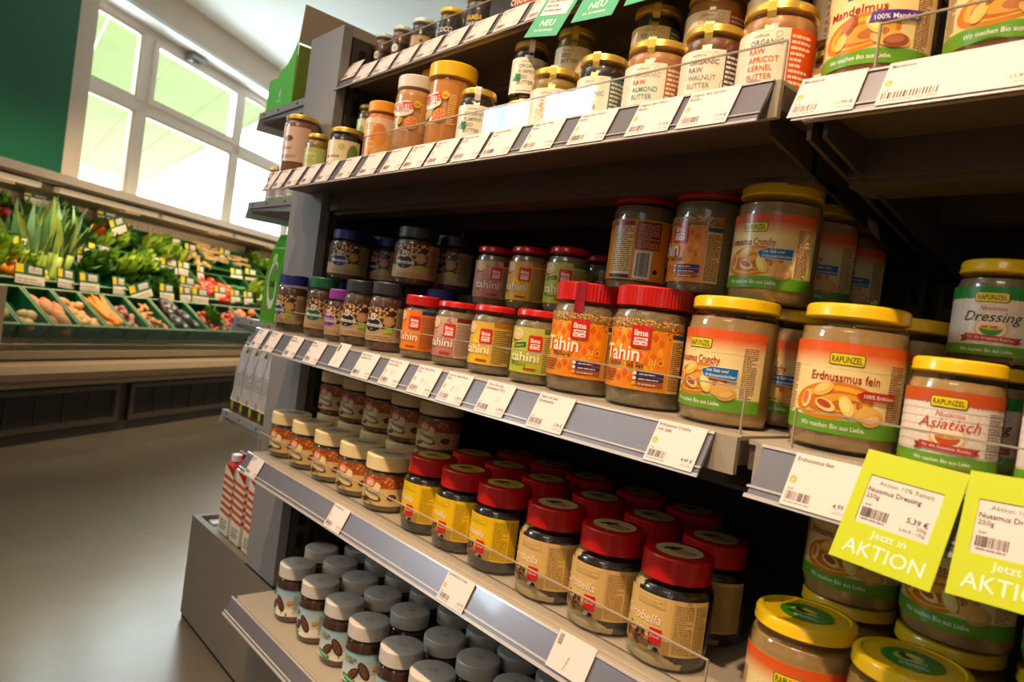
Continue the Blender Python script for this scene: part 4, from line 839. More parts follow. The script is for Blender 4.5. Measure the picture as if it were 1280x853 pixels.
shelf('wall_shelf', 'bottom shelf of grey-lidded chocolate spread jars', -1.338, XD-.006, .56, Z5, -1.340, XD-.012, .030, None, 0, (), dark=False)
shelf('wall_shelf', 'upper right shelf with two large almond butter jars', XD+.008, XR-.03, .56, Z2-.007, XD+.022, XR-.04, .038, [(-.252, XR-.04)], .042, (XD+.016, XD+.030))
shelf('wall_shelf', 'middle right shelf of yellow-lidded peanut butter jars', XD+.008, XR-.03, .56, Z3-.001, -.291, XR-.04, .041, [(-.276, XR-.04)], .034, (XD+.012,))
shelf('wall_shelf', 'lower right shelf of stacked peanut butter jars', XD+.008, XR-.03, .56, .520, -.291, XR-.04, .041, None, 0, (XD+.012,))
shelf('wall_shelf', 'top right shelf above the almond butter jars', XD+.008, XR-.03, .66, Z1+.02, XD+.02, XR-.04, .041)
# ---------------------------------------------------------------- price cards on the rails
def card_art(w, l1, l2, price, dots, seed, rotated=False):
    A = Art(); A.rect(0, 0, w, 38, S(228, 214, 208), 0)
    if rotated:
        A.bars(3, 24, 9, 35, BK, 1, 9, seed); A.txt(l1, w*.45, 4, 2.6, BK, 1, 'L', rot=80); return A
    A.txt(l1, 2.5, 32.6, 3.1, S(40, 32, 32), 1, 'L', bold=.012, w=min(w-5, len(l1)*1.9))
    if l2: A.txt(l2, 2.5, 28.2, 3.1, S(40, 32, 32), 1, 'L', bold=.012, w=min(w-5, len(l2)*1.9))
    if 'o' in dots: A.ell(4.5, 19, 2.8, 2.8, S(250, 170, 70), 1, 0, 14); A.txt('gf', 4.5, 18, 2.2, WH, 2)
    if 'b' in dots: A.ring(w*.44, 18, 2.8, 2.8, S(60, 130, 200), 1, .8, 0, 14)
    if 'g' in dots: A.ring(w*.60, 18, 2.8, 2.8, S(180, 200, 80), 1, .8, 0, 14)
    A.lines(2.5, 11.6, 8, 13.2, 1, S(150, 140, 140), 1, .8, 2); A.bars(2.5, 4.5, w*.42, 10.5, S(70, 60, 60), 1, 18, seed); A.lines(2.5, 2.4, w*.42, 3.6, 1, S(150, 140, 140), 1, .7, 4)
    A.txt(price, w-2.5, 6.6, 3.3, S(60, 50, 50), 1, 'R', bold=.01); A.txt('1,00 €/100g', w-2.5, 3, 1.8, S(120, 110, 110), 1, 'R'); return A
def rail_map(x0, yf, zt, dz, lift=.0022):
    nrm = Vector((0, -.041, .020)).normalized(); upv = Vector((0, .020, .041)).normalized(); o = Vector((x0, yf-.004-.0205*dz/.041, zt-dz-.0005))
    return lambda u, v, L: o+Vector((1, 0, 0))*u+upv*v+nrm*(lift+L*.00008)
def card(x, w, yf, zt, dz, l1, l2='', price='', dots='o', label='', group='', rotated=False, seed=1, up=0.):
    A = card_art(w*1000, l1, l2, price, dots, seed, rotated); f = rail_map(x, yf, zt, dz)
    hh = min(dz*1.11, .0445); k = hh/.038
    g = lambda u, v, L: f(u, v*k+up, L)
    ex = [([f(0, up, -6), f(w, up, -6), f(w, hh+up, -6), f(0, hh+up, -6)], [(0, 3, 2, 1)], S(220, 208, 200))]
    me = A.mesh('price_card', ['paper'], g, extra=ex); o = bpy.data.objects.new('price_card', me); C.objects.link(o)
    c = sum((v.co for v in me.vertices), Vector())/len(me.vertices); me.transform(Matrix.Translation(-c)); o.location = c
    tag(o, label, 'price card', group); return o
ordw = ['first', 'second', 'third', 'fourth', 'fifth', 'sixth', 'seventh', 'eighth', 'ninth', 'tenth', 'eleventh', 'twelfth', 'thirteenth', 'fourteenth', 'fifteenth', 'sixteenth', 'seventeenth', 'eighteenth']
c3 = [(-1.366, -1.322, 'Bio Aronia', 'Chouvrade', '6,29 €', 'o'), (-1.303, -1.258, 'Bio Haselnuss', 'Chouvrade', '6,29 €', 'o'), (-1.213, -1.166, 'Nuss Creme', 'Haselnuss 210 g', '4,79 €', 'o'), (-1.128, -1.078, 'Mandel', 'Crème 150 g', '5,49 €', 'o'),
 (-1.039, -1.003, '', '', '', 'r'), (-.960, -.908, 'Tahin ohne Salz', 'Sesampaste 225 g', '3,29 €', 'g'), (-.879, -.829, 'Sweet Tahini mit', 'Karamell 250 g', '4,49 €', 'obg'), (-.803, -.750, 'Sweet Tahini Dattel', '250 g', '4,49 €', 'obg'), (-.734, -.682, 'Crunchy Tahini Nature', '250 g', '4,99 €', 'obg'),
 (-.654, -.602, 'Tahin Ohne Salz', '(Sesampaste) 500 g', '5,99 €', 'g'), (-.561, -.507, 'Tahin mit Salz', '(Sesampaste)', '5,99 €', ''), (-.398, -.345, 'Erdnussmus Crunchy', 'mit Salz', '4,49 €', 'o')]
for i, (a, b, l1, l2, pr, d) in enumerate(c3):
    nm = {5: 'below the small orange tahini jar', 8: 'below the lime green tahini jar', 11: 'reading Erdnussmus Crunchy mit Salz', 10: 'reading Tahin mit Salz'}.get(i, ordw[i]+' from the left on the middle rail')
    if d == 'r': card(a, .036, .56, Z3, .038, 'Aktion', '', '', '', 'tall narrow white card sticking up above the middle rail', 'price cards on the middle rail', True, 5, .006)
    else: card(a, b-a, .56, Z3, .038, l1, l2, pr, d, 'white price card '+nm, 'price cards on the middle rail', False, i)
c4 = [(.0, (338, 613), (354, 625), 'Mandolone', 'Creme', '3,99 €'), (.0, (447, 690), (471, 705), 'Carobella Creme', '', '3,79 €'), (.0, (601, 791), (636, 811), 'Carobella Duo Creme', '', '3,59 €')]
for i, (a, b) in enumerate(((-1.318, -1.266), (-.985, -.935), (-.680, -.628))):
    card(a, b-a, .56, Z4, .0345, c4[i][3], c4[i][4], c4[i][5], 'o', 'white price card '+('below the cream-lidded jars', 'below the yellow-labelled carob jars', 'below the tan-labelled carob jars')[i]+' on the lower rail', 'price cards on the lower rail', False, i+20)
card(-.487, .052, .56, Z4, .0345, 'Carobella', '', '', 'r', 'white card turned sideways on the lower rail, cut by the frame', 'price cards on the lower rail', True, 7, .004)
px2 = [(-1.392, .030), (-1.352, .042), (-1.290, .044), (-1.228, .044), (-1.165, .046), (-1.092, .048), (-1.018, .052), (-.948, .053), (-.890, .053), (-.830, .053), (-.768, .054), (-.706, .053), (-.632, .053), (-.555, .053), (-.474, .053), (-.412, .053)]
n2 = ['Bio Creme', 'Nuss Aufstrich', 'Mus Crème', 'Marmelade', 'Orange Mus', 'Nut Butter', 'Nut Butter', 'Erdnuss Creme', 'Organic Pumpkin', 'Organic Seed', 'Organic Raw Hemp', 'Organic Raw Black', 'Organic Raw White', 'Organic Raw Almond', 'Organic Raw Walnut', 'Organic Raw Apricot']
for i, (a, w_) in enumerate(px2):
    card(a, w_, .56, Z2, .041, n2[i], 'Butter' if i > 7 else '', '7,19 €', 'o', 'white price card on the upper left rail, %s from the left' % ordw[i], 'price cards on the upper left rail', False, i+40)
for i, (a, w_) in enumerate(((-.302, .053), (-.233, .10), (-.12, .10), (0., .053))):
    card(a, w_, .56, Z2-.007, .038, 'Mandelmus', '', '11,99 €', 'o', ('white price card below the left almond butter jar', 'wide bright price card below the right almond butter jar', 'bright price card near the right edge of the picture', 'price card beyond the right edge')[i], 'price cards on the upper right rail', False, i+60)
x = -1.345
for i in range(11):
    if x > -.5: break
    card(x, .056, .66, Z1, .041, 'Bio Aufstrich', 'Schoko', '3,99 €', 'o', 'white price card on the top rail, %s from the left' % ordw[i], 'price cards on the top rail', False, i+80, .02 if i == 0 else 0); x += .071
card(-.262, .054, .56, Z3-.001, .041, 'Erdnussmus fein', '', '4,99 €', 'o', 'white price card reading Erdnussmus fein 4,99', 'price cards on the right rails', False, 70)
# offer cards: yellow-green frame around a white price slip
def offer(x, label, rot):
    o = thing('offer_card', (x, .548, .8015), label, 'offer card', 'yellow-green offer cards')
    T = Matrix.Translation((x, .5455, .8015)) @ Matrix.Rotation(-.42, 4, 'X') @ Matrix.Rotation(rot, 4, 'Y')
    f = lambda u, v, L: Vector((u, -L*.00025, v-.083))
    A = Art(); Y = S(192, 206, 0); W = 66
    A.rect(0, 0, W, 29, Y, 3); A.rect(0, 65, W, 83, Y, 3); A.rect(0, 29, 8, 65, Y, 3); A.rect(56, 29, W, 65, Y, 3)
    A.txt('Jetzt in', 33, 21, 5.4, WH, 4, w=23); A.txt('AKTION', 33, 6.5, 10.5, WH, 4, w=52, bold=-.004)
    fr = A.mesh('card_frame', ['paper'], f, extra=[([Vector(p) for p in ((0, .0004, -.083), (.066, .0004, -.083), (.066, .0004, 0), (0, .0004, 0))], [(0, 3, 2, 1)], Y)])
    B = Art(); B.rect(8, 29, 56, 65, S(228, 214, 208), 0); B.txt('Aktion 10% Rabatt', 33, 59, 3.3, S(90, 140, 90), 1, w=36); B.txt('Nussmus Dressing', 9.5, 53, 3.6, S(50, 44, 44), 1, 'L', w=35, bold=.01); B.txt('250g', 9.5, 48.4, 3.4, S(50, 44, 44), 1, 'L')
    B.txt('RAP', 11, 42.4, 1.8, S(90, 80, 80), 1, 'L'); B.bars(10, 34, 28, 41, S(50, 44, 44), 1, 22, 5); B.lines(11, 32, 27, 33.4, 1, S(120, 110, 110), 1, .7); B.txt('5,39 €', 53, 39, 3.8, S(50, 44, 44), 1, 'R', bold=.01); B.txt('250g', 53, 35.6, 2.4, S(100, 90, 90), 1, 'R'); B.txt('2,40 € / 100g', 53, 32.2, 2.2, S(120, 110, 110), 1, 'R')
    sl2 = B.mesh('price_slip', ['paper'], f)
    for n, me in (('card_frame', fr), ('price_slip', sl2)): q = bpy.data.objects.new(n, me); C.objects.link(q); q.parent = o; q.matrix_parent_inverse = Matrix.Translation(-o.location); q.matrix_basis = T
offer(-.2055, 'yellow-green offer card reading Jetzt in AKTION, the left one', .05)
offer(-.1400, 'yellow-green offer card reading Jetzt in AKTION, the right one cut by the frame', -.05)
def neu(x, label, rot):
    A = Art(); Gn = S(84, 172, 136); A.rect(0, 0, 72, 92, Gn, 0); A.rect(8, 34, 64, 76, S(250, 240, 226), 1); A.txt('NEU', 36, 17, 10, WH, 1, w=30, bold=.01); A.txt('im Sortiment', 36, 8, 5, WH, 1, w=40); A.lines(12, 40, 50, 70, 4, S(150, 140, 140), 2, .4)
    me = A.mesh('new_product_card', ['paper'], lambda u, v, L: Vector((u, -L*.0003, v-.092)), extra=[([Vector(p) for p in ((0, .0005, -.092), (.072, .0005, -.092), (.072, .0005, 0), (0, .0005, 0))], [(0, 3, 2, 1)], Gn)])
    o = bpy.data.objects.new('new_product_card', me); C.objects.link(o); o.matrix_world = Matrix.Translation((x+.010, .642, Z1+.006)) @ Matrix.Rotation(-.35, 4, 'X') @ Matrix.Rotation(rot, 4, 'Y'); tag(o, label, 'offer card', 'green cards on the top rail')
neu(-.735, 'green card reading NEU on the top rail, left one', .22); neu(-.655, 'green card reading NEU on the top rail, right one', .12); neu(-.575, 'green card on the top rail, mostly above the frame', .05)
# ================================================================ JARS
g = 'nut butter jars with gold lids'
put('fein', -.262, .6290, Z3, 'large yellow-lidded jar reading Erdnussmus fein', 'yellow-lidded peanut butter jars', 16)
put('crunchy', -.380, .6295, Z3, 'yellow-lidded jar reading Erdnussmus Crunchy at the front of the middle shelf', 'yellow-lidded peanut butter jars', -2)
put('crunchy', -.375, .722, Z3, 'yellow-lidded crunchy jar behind the front one, mostly hidden', 'yellow-lidded peanut butter jars', 14)
put('crunchy', -.383, .694, Z3+.1245, 'yellow-lidded crunchy jar stacked on top, nearest of the upper ones', 'yellow-lidded peanut butter jars', 6)
put('crunchy', -.385, .815, Z3, 'third crunchy jar back, under the stacked ones', 'yellow-lidded peanut butter jars', 10)
put('crunchy', -.386, .790, Z3+.1245, 'yellow-lidded crunchy jar stacked on top, in second place', 'yellow-lidded peanut butter jars', 14)
put('crunchy', -.390, .884, Z3+.1245, 'yellow-lidded crunchy jar stacked on top, furthest back in the dark', 'yellow-lidded peanut butter jars', 14)
put('crunchy', -.390, .910, Z3, 'fourth crunchy jar back, hidden in the dark', 'yellow-lidded peanut butter jars', 10)
put('fein', -.256, .722, Z3, 'yellow-lidded peanut butter jar right behind the Erdnussmus fein jar', 'yellow-lidded peanut butter jars', 14)
put('asia', -.1765, .6195, Z3, 'yellow-lidded jar reading Nussmus Asiatisch', 'nut sauce jars', 10)
put('fruit', -.100, .6195, Z3, 'nut sauce jar with a magenta band, cut by the right frame edge', 'nut sauce jars', 18)
put('dress', -.176, .700, Z3, 'lower nut sauce jar under the Dressing jar', 'nut sauce jars', 10)
put('dress', -.1765, .700, Z3+.0882, 'yellow-lidded jar reading Nussmus Dressing, stacked on another jar', 'nut sauce jars', 4)
put('dress', -.100, .700, Z3, 'nut sauce jar behind the magenta-banded one', 'nut sauce jars', 4)
put('limaS', -.4785, .6265, Z3, 'large red-lidded orange jar reading Tahin Sea Salt', 'red-lidded tahini jars', 10)
put('limaN', -.5730, .6265, Z3, 'large red-lidded orange jar reading Tahin Nature, with a torn seal on the lid', 'red-lidded tahini jars', 17)
sl3 = thing('lid_seal', (-.573, .6265, Z3+.1305), 'torn dark red seal sticker over the lid of the Tahin Nature jar', 'seal')
mb = MB(); P_ = [(.0, .0003), (.0385, .0006), (.0418, -.002), (.0420, -.024), (.0428, -.036)]
for (a, za), (b, zb) in zip(P_, P_[1:]):
    V = []
    for rr_, zz in ((a, za), (b, zb)):
        for t in (-.14, 0, .14): V.append((rr_*math.sin(t+.45)+.0, -rr_*math.cos(t+.45), zz))
    mb.add(V, [(0, 3, 4, 1), (1, 4, 5, 2)])
M['sealred'] = mat('seal_red', S(150, 20, 30), .25, 0, .5); mb.build('sticker', ['sealred'], sl3)
put('limaN', -.573, .716, Z3, 'second large tahini jar back, under the turned jar', 'red-lidded tahini jars', 10)
put('limaS', -.478, .716, Z3, 'second sea salt tahini jar back', 'red-lidded tahini jars', 10)
put('limaB', -.573, .7095, Z3+.1305, 'red-lidded tahini jar turned to show its barcode', 'stacked tahini jars', 42)
put('limaT', -.4755, .7060, Z3+.1305, 'red-lidded orange tahini jar stacked beside the turned one', 'stacked tahini jars', -28)
put('lime', -.6450, .6155, Z3, 'small red-lidded lime green jar reading Crunchy tahini', 'small tahini jars', 34)
put('yel', -.7320, .6165, Z3, 'small red-lidded yellow tahini jar at the front', 'small tahini jars', 22)
put('pink', -.8170, .6160, Z3, 'small red-lidded pink tahini jar at the front', 'small tahini jars', 26)
put('ora', -.9030, .6145, Z3, 'small orange jar reading Tahin with a deep red lid', 'small tahini jars', 24)
for k, x_, rt, l in (('lime', -.688, 28, 'lime green'), ('yel', -.767, 26, 'yellow'), ('pink', -.847, 46, 'pink')):
    put(k, x_, .697, Z3, 'small %s tahini jar in the second row carrying another' % l, 'small tahini jars', 20)
    put(k, x_, .699, Z3+.0932, 'small red-lidded %s tahini jar stacked in the upper row' % l, 'stacked small tahini jars', rt)
put('lime', -.688, .775, Z3, 'small lime tahini jar in the third row', 'small tahini jars', 20); put('lime', -.690, .775, Z3+.0932, 'small tahini jar at the back of the upper row', 'stacked small tahini jars', 20)
gk = 'coffee and nut jars with dark lids'
put('kblue', -1.349, .6030, Z3, 'dark-blue-lidded nut jar at the left end of the middle shelf', gk, 34)
put('kgreen', -1.240, .6145, Z3, 'green-lidded nut jar with a green oval logo', gk, 62)
put('kviolet', -1.157, .6070, Z3, 'small violet-lidded nut jar', gk, 52)
put('kblack', -1.097, .6145, Z3, 'black-lidded nut jar right of the violet lid', gk, 48)
put('kblack', -1.008, .6145, Z3, 'black-lidded nut jar next to the orange tahini jar', gk, 46)
for i, (x_, y_, k) in enumerate(((-1.285, .684, 'kblue'), (-1.205, .688, 'kgreen'), (-1.045, .684, 'kblack'), (-.955, .684, 'kblue'), (-.97, .76, 'kblack'), (-1.23, .76, 'kblue'), (-1.05, .76, 'kblack'))):
    put(k, x_, y_, Z3, 'dark-lidded nut jar in the back rows of the middle shelf, '+('behind the dark blue lid', 'behind the green lid', 'behind the black lids', 'behind the orange jar', 'third row right', 'third row left', 'third row middle')[i], 'hidden coffee and nut jars', 20)
put('kblueW', -1.247, .660, Z3+.1135, 'wide blue-lidded nut jar stacked on the left front jars', 'stacked nut jars', 58)
put('kblackW', -1.003, .655, Z3+.1135, 'wide black-lidded nut jar stacked on the black-lidded ones', 'stacked nut jars', 50)
put('kblueW', -1.232, .738, Z3+.1135, 'wide dark nut jar stacked behind the blue-lidded one', 'stacked nut jars', 30)
put('kblackW', -1.005, .733, Z3+.1135, 'wide dark nut jar stacked behind the black-lidded one', 'stacked nut jars', 30)
# lower left shelf
for i, x_ in enumerate((-1.308, -1.215, -1.122, -1.028, -.940)): put('cream', x_, .6155, Z4, 'cream-lidded hazelnut jar at the front of the lower shelf, %s from the left' % ordw[i], 'cream-lidded hazelnut jars', 36)
for i, x_ in enumerate((-1.299, -1.210, -1.121, -1.032, -.943)):
    put('cream', x_, .705, Z4, 'cream-lidded hazelnut jar in the second row, %s from the left, carrying another' % ordw[i], 'cream-lidded hazelnut jars', 36)
    put('cream', x_+.004, .703, Z4+.0873, 'stacked cream-lidded hazelnut jar in the upper row, %s from the left' % ordw[i], 'cream-lidded hazelnut jars', 36)
gc = 'red-lidded carob jars'
for i, x_ in enumerate((-.828, -.748, -.667)):
    put('carobN', x_, .6165, Z4, 'red-lidded carob jar with a yellow label, %s of the three in front' % ('left', 'middle', 'right')[i], gc, 4)
    put('carobN', x_-.012, .703, Z4, 'red-lidded yellow-label carob jar in the second row, %s' % ('left', 'middle', 'right')[i], gc, 4)
    put('carobN', x_-.008, .789, Z4, 'red-lidded yellow-label carob jar in the third row, %s' % ('left', 'middle', 'right')[i], gc, 4)
for i, x_ in enumerate((-.572, -.484, -.3985)): put('carobD', x_, .6175, Z4, 'red-lidded two-tone carob jar with a tan label, %s of the three in front' % ('left', 'middle', 'right')[i], gc, 8)
for i, x_ in enumerate((-.585, -.498, -.413)): put('carobD', x_, .7075, Z4, 'red-lidded two-tone carob jar in the second row, %s' % ('left', 'middle', 'right')[i], gc, 8)
for i, x_ in enumerate((-.585, -.50)): put('carobD', x_, .797, Z4, 'red-lidded two-tone carob jar in the third row, %s' % ('left', 'right')[i], gc, 8)
# bottom shelf: grey-lidded chocolate spread
R_ = random.Random(5); gs = 'grey-lidded chocolate spread jars'
rows = [(.617, [-1.210, -1.118, -1.028, -.938, -.849, -.765, -.68, -.60, -.52]), (.696, [-1.272, -1.190, -1.108, -1.030, -.950, -.848, -.762, -.682, -.60, -.52]), (.772, [-1.245, -1.165, -1.085, -1.003, -.920, -.835, -.75, -.67, -.59]), (.846, [-1.20, -1.12, -1.04, -.96, -.88, -.80, -.71, -.63])]
for j, (y_, xs) in enumerate(rows):
    for i, x_ in enumerate(xs):
        put('soja', x_+R_.uniform(-.003, .003), y_+R_.uniform(-.003, .003), Z5, 'grey-lidded chocolate spread jar, %s row from the front, %s from the left' % (ordw[j], ordw[i]), gs, (8, 14, 40, 46, 46, 46, 40, 40, 30)[i % 9] if j == 0 else R_.uniform(-40, 60))
# lower right shelf
zr = .520; gr = 'stacked peanut butter jars on the lower right shelf'
for k, x_, y_, l in (('fein', -.264, .617, 'front left'), ('fein', -.176, .6075, 'front middle'), ('fein', -.086, .613, 'front right'), ('crunchy', -.268, .714, 'second row left'), ('fein', -.179, .706, 'second row middle'), ('fein', -.088, .706, 'second row right')):
    put(k, x_, y_, zr, 'yellow-lidded peanut butter jar standing on the lower right shelf, '+l, gr, 14)
put('crunchy', -.264, .704, zr+.1245, 'peanut butter jar stacked left behind the offer cards', gr, 8)
put('fein', -.1745, .700, zr+.1245, 'peanut butter jar stacked in the middle behind the offer cards', gr, -2)
put('fein', -.0850, .700, zr+.1245, 'peanut butter jar stacked right behind the offer cards', gr, 14)
# upper left shelf
put('tall', -1.400, .6010, Z2, 'tall amber jar at the left end of the upper shelf', g, 30)
put('sgreen', -1.318, .6040, Z2, 'small jar with a pale green label and gold lid', g, 30)
put('salade', -1.222, .6135, Z2, 'wide gold-lidded jar with a cream label and handwritten word', g, 30)
put('smallb', -1.290, .690, Z2, 'small gold-lidded jar under another small one', g, 30); put('smallb', -1.290, .690, Z2+.0785, 'small gold-lidded jar stacked behind the orange-lidded one', g, 30)
put('orangej', -1.090, .6100, Z2, 'orange jar with an orange-yellow lid', 'peanut butter jars with plastic lids', 34)
put('nutW', -1.000, .6135, Z2, 'white-lidded peanut butter jar with red lettering', 'peanut butter jars with plastic lids', 28)
put('nutY', -.910, .6190, Z2, 'large peanut butter jar with a big yellow lid', 'peanut butter jars with plastic lids', 8)
put('nutT', -1.070, .700, Z2, 'tall yellow-lidded jar behind the white-lidded one', 'peanut butter jars with plastic lids')
put('oPum', -.829, .6125, Z2, 'gold-lidded jar reading Organic Pumpkin Seed Butter', g, 48)
put('oSee', -.806, .680, Z2, 'gold-lidded seed butter jar behind the white card', g, 40)
put('oGra', -.674, .6180, Z2, 'gold-lidded jar with a grain picture on the label', g, 36)
put('oSes', -.591, .6155, Z2, 'gold-lidded jar reading Raw Organic Black Sesame Tahini', g, 22)
put('oAlm', -.514, .6215, Z2, 'gold-lidded jar reading Organic Raw Almond Butter at the front', g, 22)
put('oWal', -.4400, .6185, Z2, 'gold-lidded jar reading Organic Raw Walnut Butter', g, 20)
put('oApr', -.3690, .6205, Z2, 'gold-lidded jar reading Organic Raw Apricot Kernel Butter', g, 14)
put('oPum', -.805, .680, Z2+.0865, 'gold-lidded jar with a green leaf stacked in the second row', g, 48)
put('oGra', -.715, .684, Z2, 'gold-lidded jar in the second row behind the white card', g, 40); put('oSee', -.7150, .682, Z2+.0865, 'stacked gold-lidded jar above the grain-picture jar', g, 40)
put('oSee', -.640, .690, Z2, 'gold-lidded jar behind the sesame and grain jars', g, 30)
put('oSes', -.575, .692, Z2, 'gold-lidded jar in the second row under the raw organic one', g, 30); put('oSes', -.583, .692, Z2+.0865, 'stacked gold-lidded jar reading Raw Organic', g, 34)
put('oAlm', -.500, .702, Z2, 'second almond butter jar back', g, 26); put('oAlm', -.502, .702, Z2+.0865, 'stacked almond butter jar in the upper row', g, 26)
put('oWal', -.422, .700, Z2, 'second walnut butter jar back', g, 26); put('oWal', -.4235, .700, Z2+.0865, 'stacked walnut butter jar in the upper row', g, 26)
put('oApr', -.365, .742, Z2, 'second apricot kernel butter jar back', g, 20); put('oApr', -.366, .742, Z2+.0905, 'stacked apricot kernel butter jar at the top', g, 20)
put('mandel', -.276, .6270, Z2-.007, 'large jar reading Mandelmus 100% Mandeln, left one', 'almond butter jars', 8)
put('mandel', -.178, .6270, Z2-.007, 'large jar reading Mandelmus, right one at the frame edge', 'almond butter jars', 14)
put('mandel', -.080, .6270, Z2-.007, 'almond butter jar outside the right frame edge', 'almond butter jars', 14)
# top shelf
gt = 'small spread jars on the top shelf'
put('d1', -1.314, .716, Z1, 'small dark jar with a round white tag at the left end of the top shelf', gt, 40)
put('d1', -1.246, .716, Z1, 'small dark jar with a round white tag, second on the top shelf', gt, 40)
put('d2', -1.174, .718, Z1, 'dark jar with a kraft label on the top shelf', gt, 34)
put('d2', -1.135, .775, Z1, 'silver-lidded jar behind on the top shelf', gt, 34)
put('d3', -1.082, .716, Z1, 'small yellow-lidded dark jar on the top shelf', gt, 34)
put('d4', -1.003, .7250, Z1, 'yellow-lidded dark jar reading Samba Dark', gt, 32)
bx = Art(); bx.rect(0, 0, 140, 80, S(50, 38, 34), 0); bx.rect(64, 14, 140, 80, S(196, 92, 50), 1); bx.txt('ch', 40, 12, 18, S(255, 230, 190), 2, w=26, bold=.02); bx.txt('chocolate', 94, 38, 15, S(255, 226, 190), 2, w=80, bold=.02); bx.txt('spread', 100, 24, 9, WH, 2, w=40, bold=.01)
sp = thing('spread_box', (-.882, .70, Z1), 'dark box reading chocolate spread behind the top rail', 'box')
MB().box(-.070, .070, .002, .07, 0, .08).build('carton', ['slot'], sp); q = bx.mesh('front_print', ['foil'], lambda u, v, L: Vector((u-.070, .0015-L*.0003, v))); place('front_print', q, sp)
# ================================================================ END CAP
EY0, EY1 = .652, 1.42
for nm, zt, lab in (('end_shelf', 1.297, 'top shelf of the rack end carrying the green carton'), ('end_shelf', 1.075, 'second shelf of the rack end with small pink-banded jars'), ('end_shelf', .790, 'middle shelf of the rack end with green packets'), ('end_shelf', .556, 'lower shelf of the rack end with white packets')):
    o = thing(nm, (-1.49, 1.0, zt-.03), lab, 'shelf', 'shelves of the rack end'); inv = Matrix.Translation(-o.location)
    def p(n, mb, mats):
        q = mb.build(n, mats, o); q.matrix_parent_inverse = inv; return q
    p('deck', MB().box(-1.775, -1.49, EY0, EY1, zt-.006, zt).box(-1.77, -1.49, EY0+.004, EY1-.004, zt-.024, zt-.006, 1), ['post', 'shelfshade'])
    p('side_rim', MB().box(-1.775, -1.49, EY0-.004, EY0, zt-.014, zt+.002), ['post']); p('side_rim', MB().box(-1.775, -1.49, EY1, EY1+.004, zt-.014, zt+.002), ['post'])
    for xx in (-1.745, -1.66, -1.555): p('rivet', MB().box(xx, xx+.005, EY0-.0055, EY0-.004, zt-.008, zt-.004), ['slot'])
    p('bracket', MB().add([(-1.765, EY0+.001, zt-.014), (-1.49, EY0+.001, zt-.014), (-1.49, EY0+.001, zt-.030), (-1.765, EY0+.001, zt-.018), (-1.765, EY0+.005, zt-.014), (-1.49, EY0+.005, zt-.014), (-1.49, EY0+.005, zt-.030), (-1.765, EY0+.005, zt-.018)], [(0, 3, 2, 1), (4, 5, 6, 7), (3, 0, 4, 7), (2, 3, 7, 6)]), ['post'])
    if zt > .6:
        p('bracket', MB().box(-1.70, -1.49, EY1-.006, EY1-.002, zt-.11, zt-.02), ['post'])
        p('bracket_hole', MB().lathe([(.006, 0), (.006, .001)], 12).build and MB().box(-1.686, -1.674, EY1-.0075, EY1-.006, zt-.045, zt-.033), ['white'])
    p('end_rail', MB().add([(-1.775, EY0, zt+.002), (-1.775, EY1, zt+.002), (-1.797, EY1, zt-.036), (-1.797, EY0, zt-.036), (-1.777, EY0, zt+.002), (-1.777, EY1, zt+.002), (-1.799, EY1, zt-.036), (-1.799, EY0, zt-.036)], [(0, 1, 2, 3), (7, 6, 5, 4), (0, 3, 7, 4), (1, 5, 6, 2), (3, 2, 6, 7)]), ['white'])
gp_('end_spine', MB().box(-1.49, -1.37, .70, EY1, .26, 1.40), ['post'])
gp_('side_plinth', MB().box(-1.855, -1.36, EY1, EY1+.016, 0, .266).box(-1.855, -1.84, .652, EY1, .012, .266), ['base'])
gp_('end_deck', MB().box(-1.84, -1.49, .66, EY1-.01, .232, .252).box(-1.835, -1.80, .672, EY1-.02, .252, .256, 1), ['shelfshade', 'white'])
# green display carton with leaflets and a raised lid
o = thing('display_carton', (-1.68, .70, 1.297), 'bright green display carton with a raised lid on the rack end', 'carton')
M['cgreen'] = mat('carton_green', S(86, 190, 50), .5, 0, .1); M['cinner'] = mat('carton_olive', S(160, 178, 60), .6); M['cflap'] = mat('carton_kraft', S(236, 206, 170), .7)
front = [(-.105, 0), (.050, 0), (.045, .158), (.030, .140), (.0, .112), (-.04, .100), (-.05, .088), (-.095, .088)]
V = [Vector((a, -.035, b)) for a, b in front]+[Vector((a, -.033, b)) for a, b in front]; n = len(front)
q = MB().add(V, [tuple(range(n)), tuple(range(n, 2*n))[::-1]]+[(i, n+i, n+(i+1) % n, (i+1) % n) for i in range(n)]).build('front_wall', ['cgreen'], o)
MB().box(.048, .050, -.033, .26, 0, .150).build('side_wall', ['cinner'], o); MB().box(-.105, -.103, -.033, .26, 0, .088).build('side_wall', ['cgreen'], o); MB().box(-.105, .05, .258, .26, 0, .15).build('back_wall', ['cgreen'], o); MB().box(-.103, .048, -.033, .258, 0, .003).build('bottom', ['cgreen'], o)
MB().add([(.048, -.035, .155), (.048, .26, .150), (.062, .26, .235), (.062, -.035, .240), (.0495, -.035, .155), (.0495, .26, .150), (.0635, .26, .235), (.0635, -.035, .240)], [(0, 3, 2, 1), (4, 5, 6, 7), (0, 4, 7, 3), (3, 7, 6, 2), (1, 2, 6, 5)]).build('lid_flap', ['cflap'], o)
lg = Art(); lg.rect(-8, -8, 0, 10, S(70, 160, 190), 1); lg.poly([(0, -8), (5, -8), (7, 12), (3, 10)], WH, 2); lg.lines(-14, -18, 12, -13, 2, WH, 1, .4)
place('front_print', lg.mesh('front_print', ['paper'], lambda u, v, L: Vector((u-.028, -.0352-L*.0002, v+.045))), o)
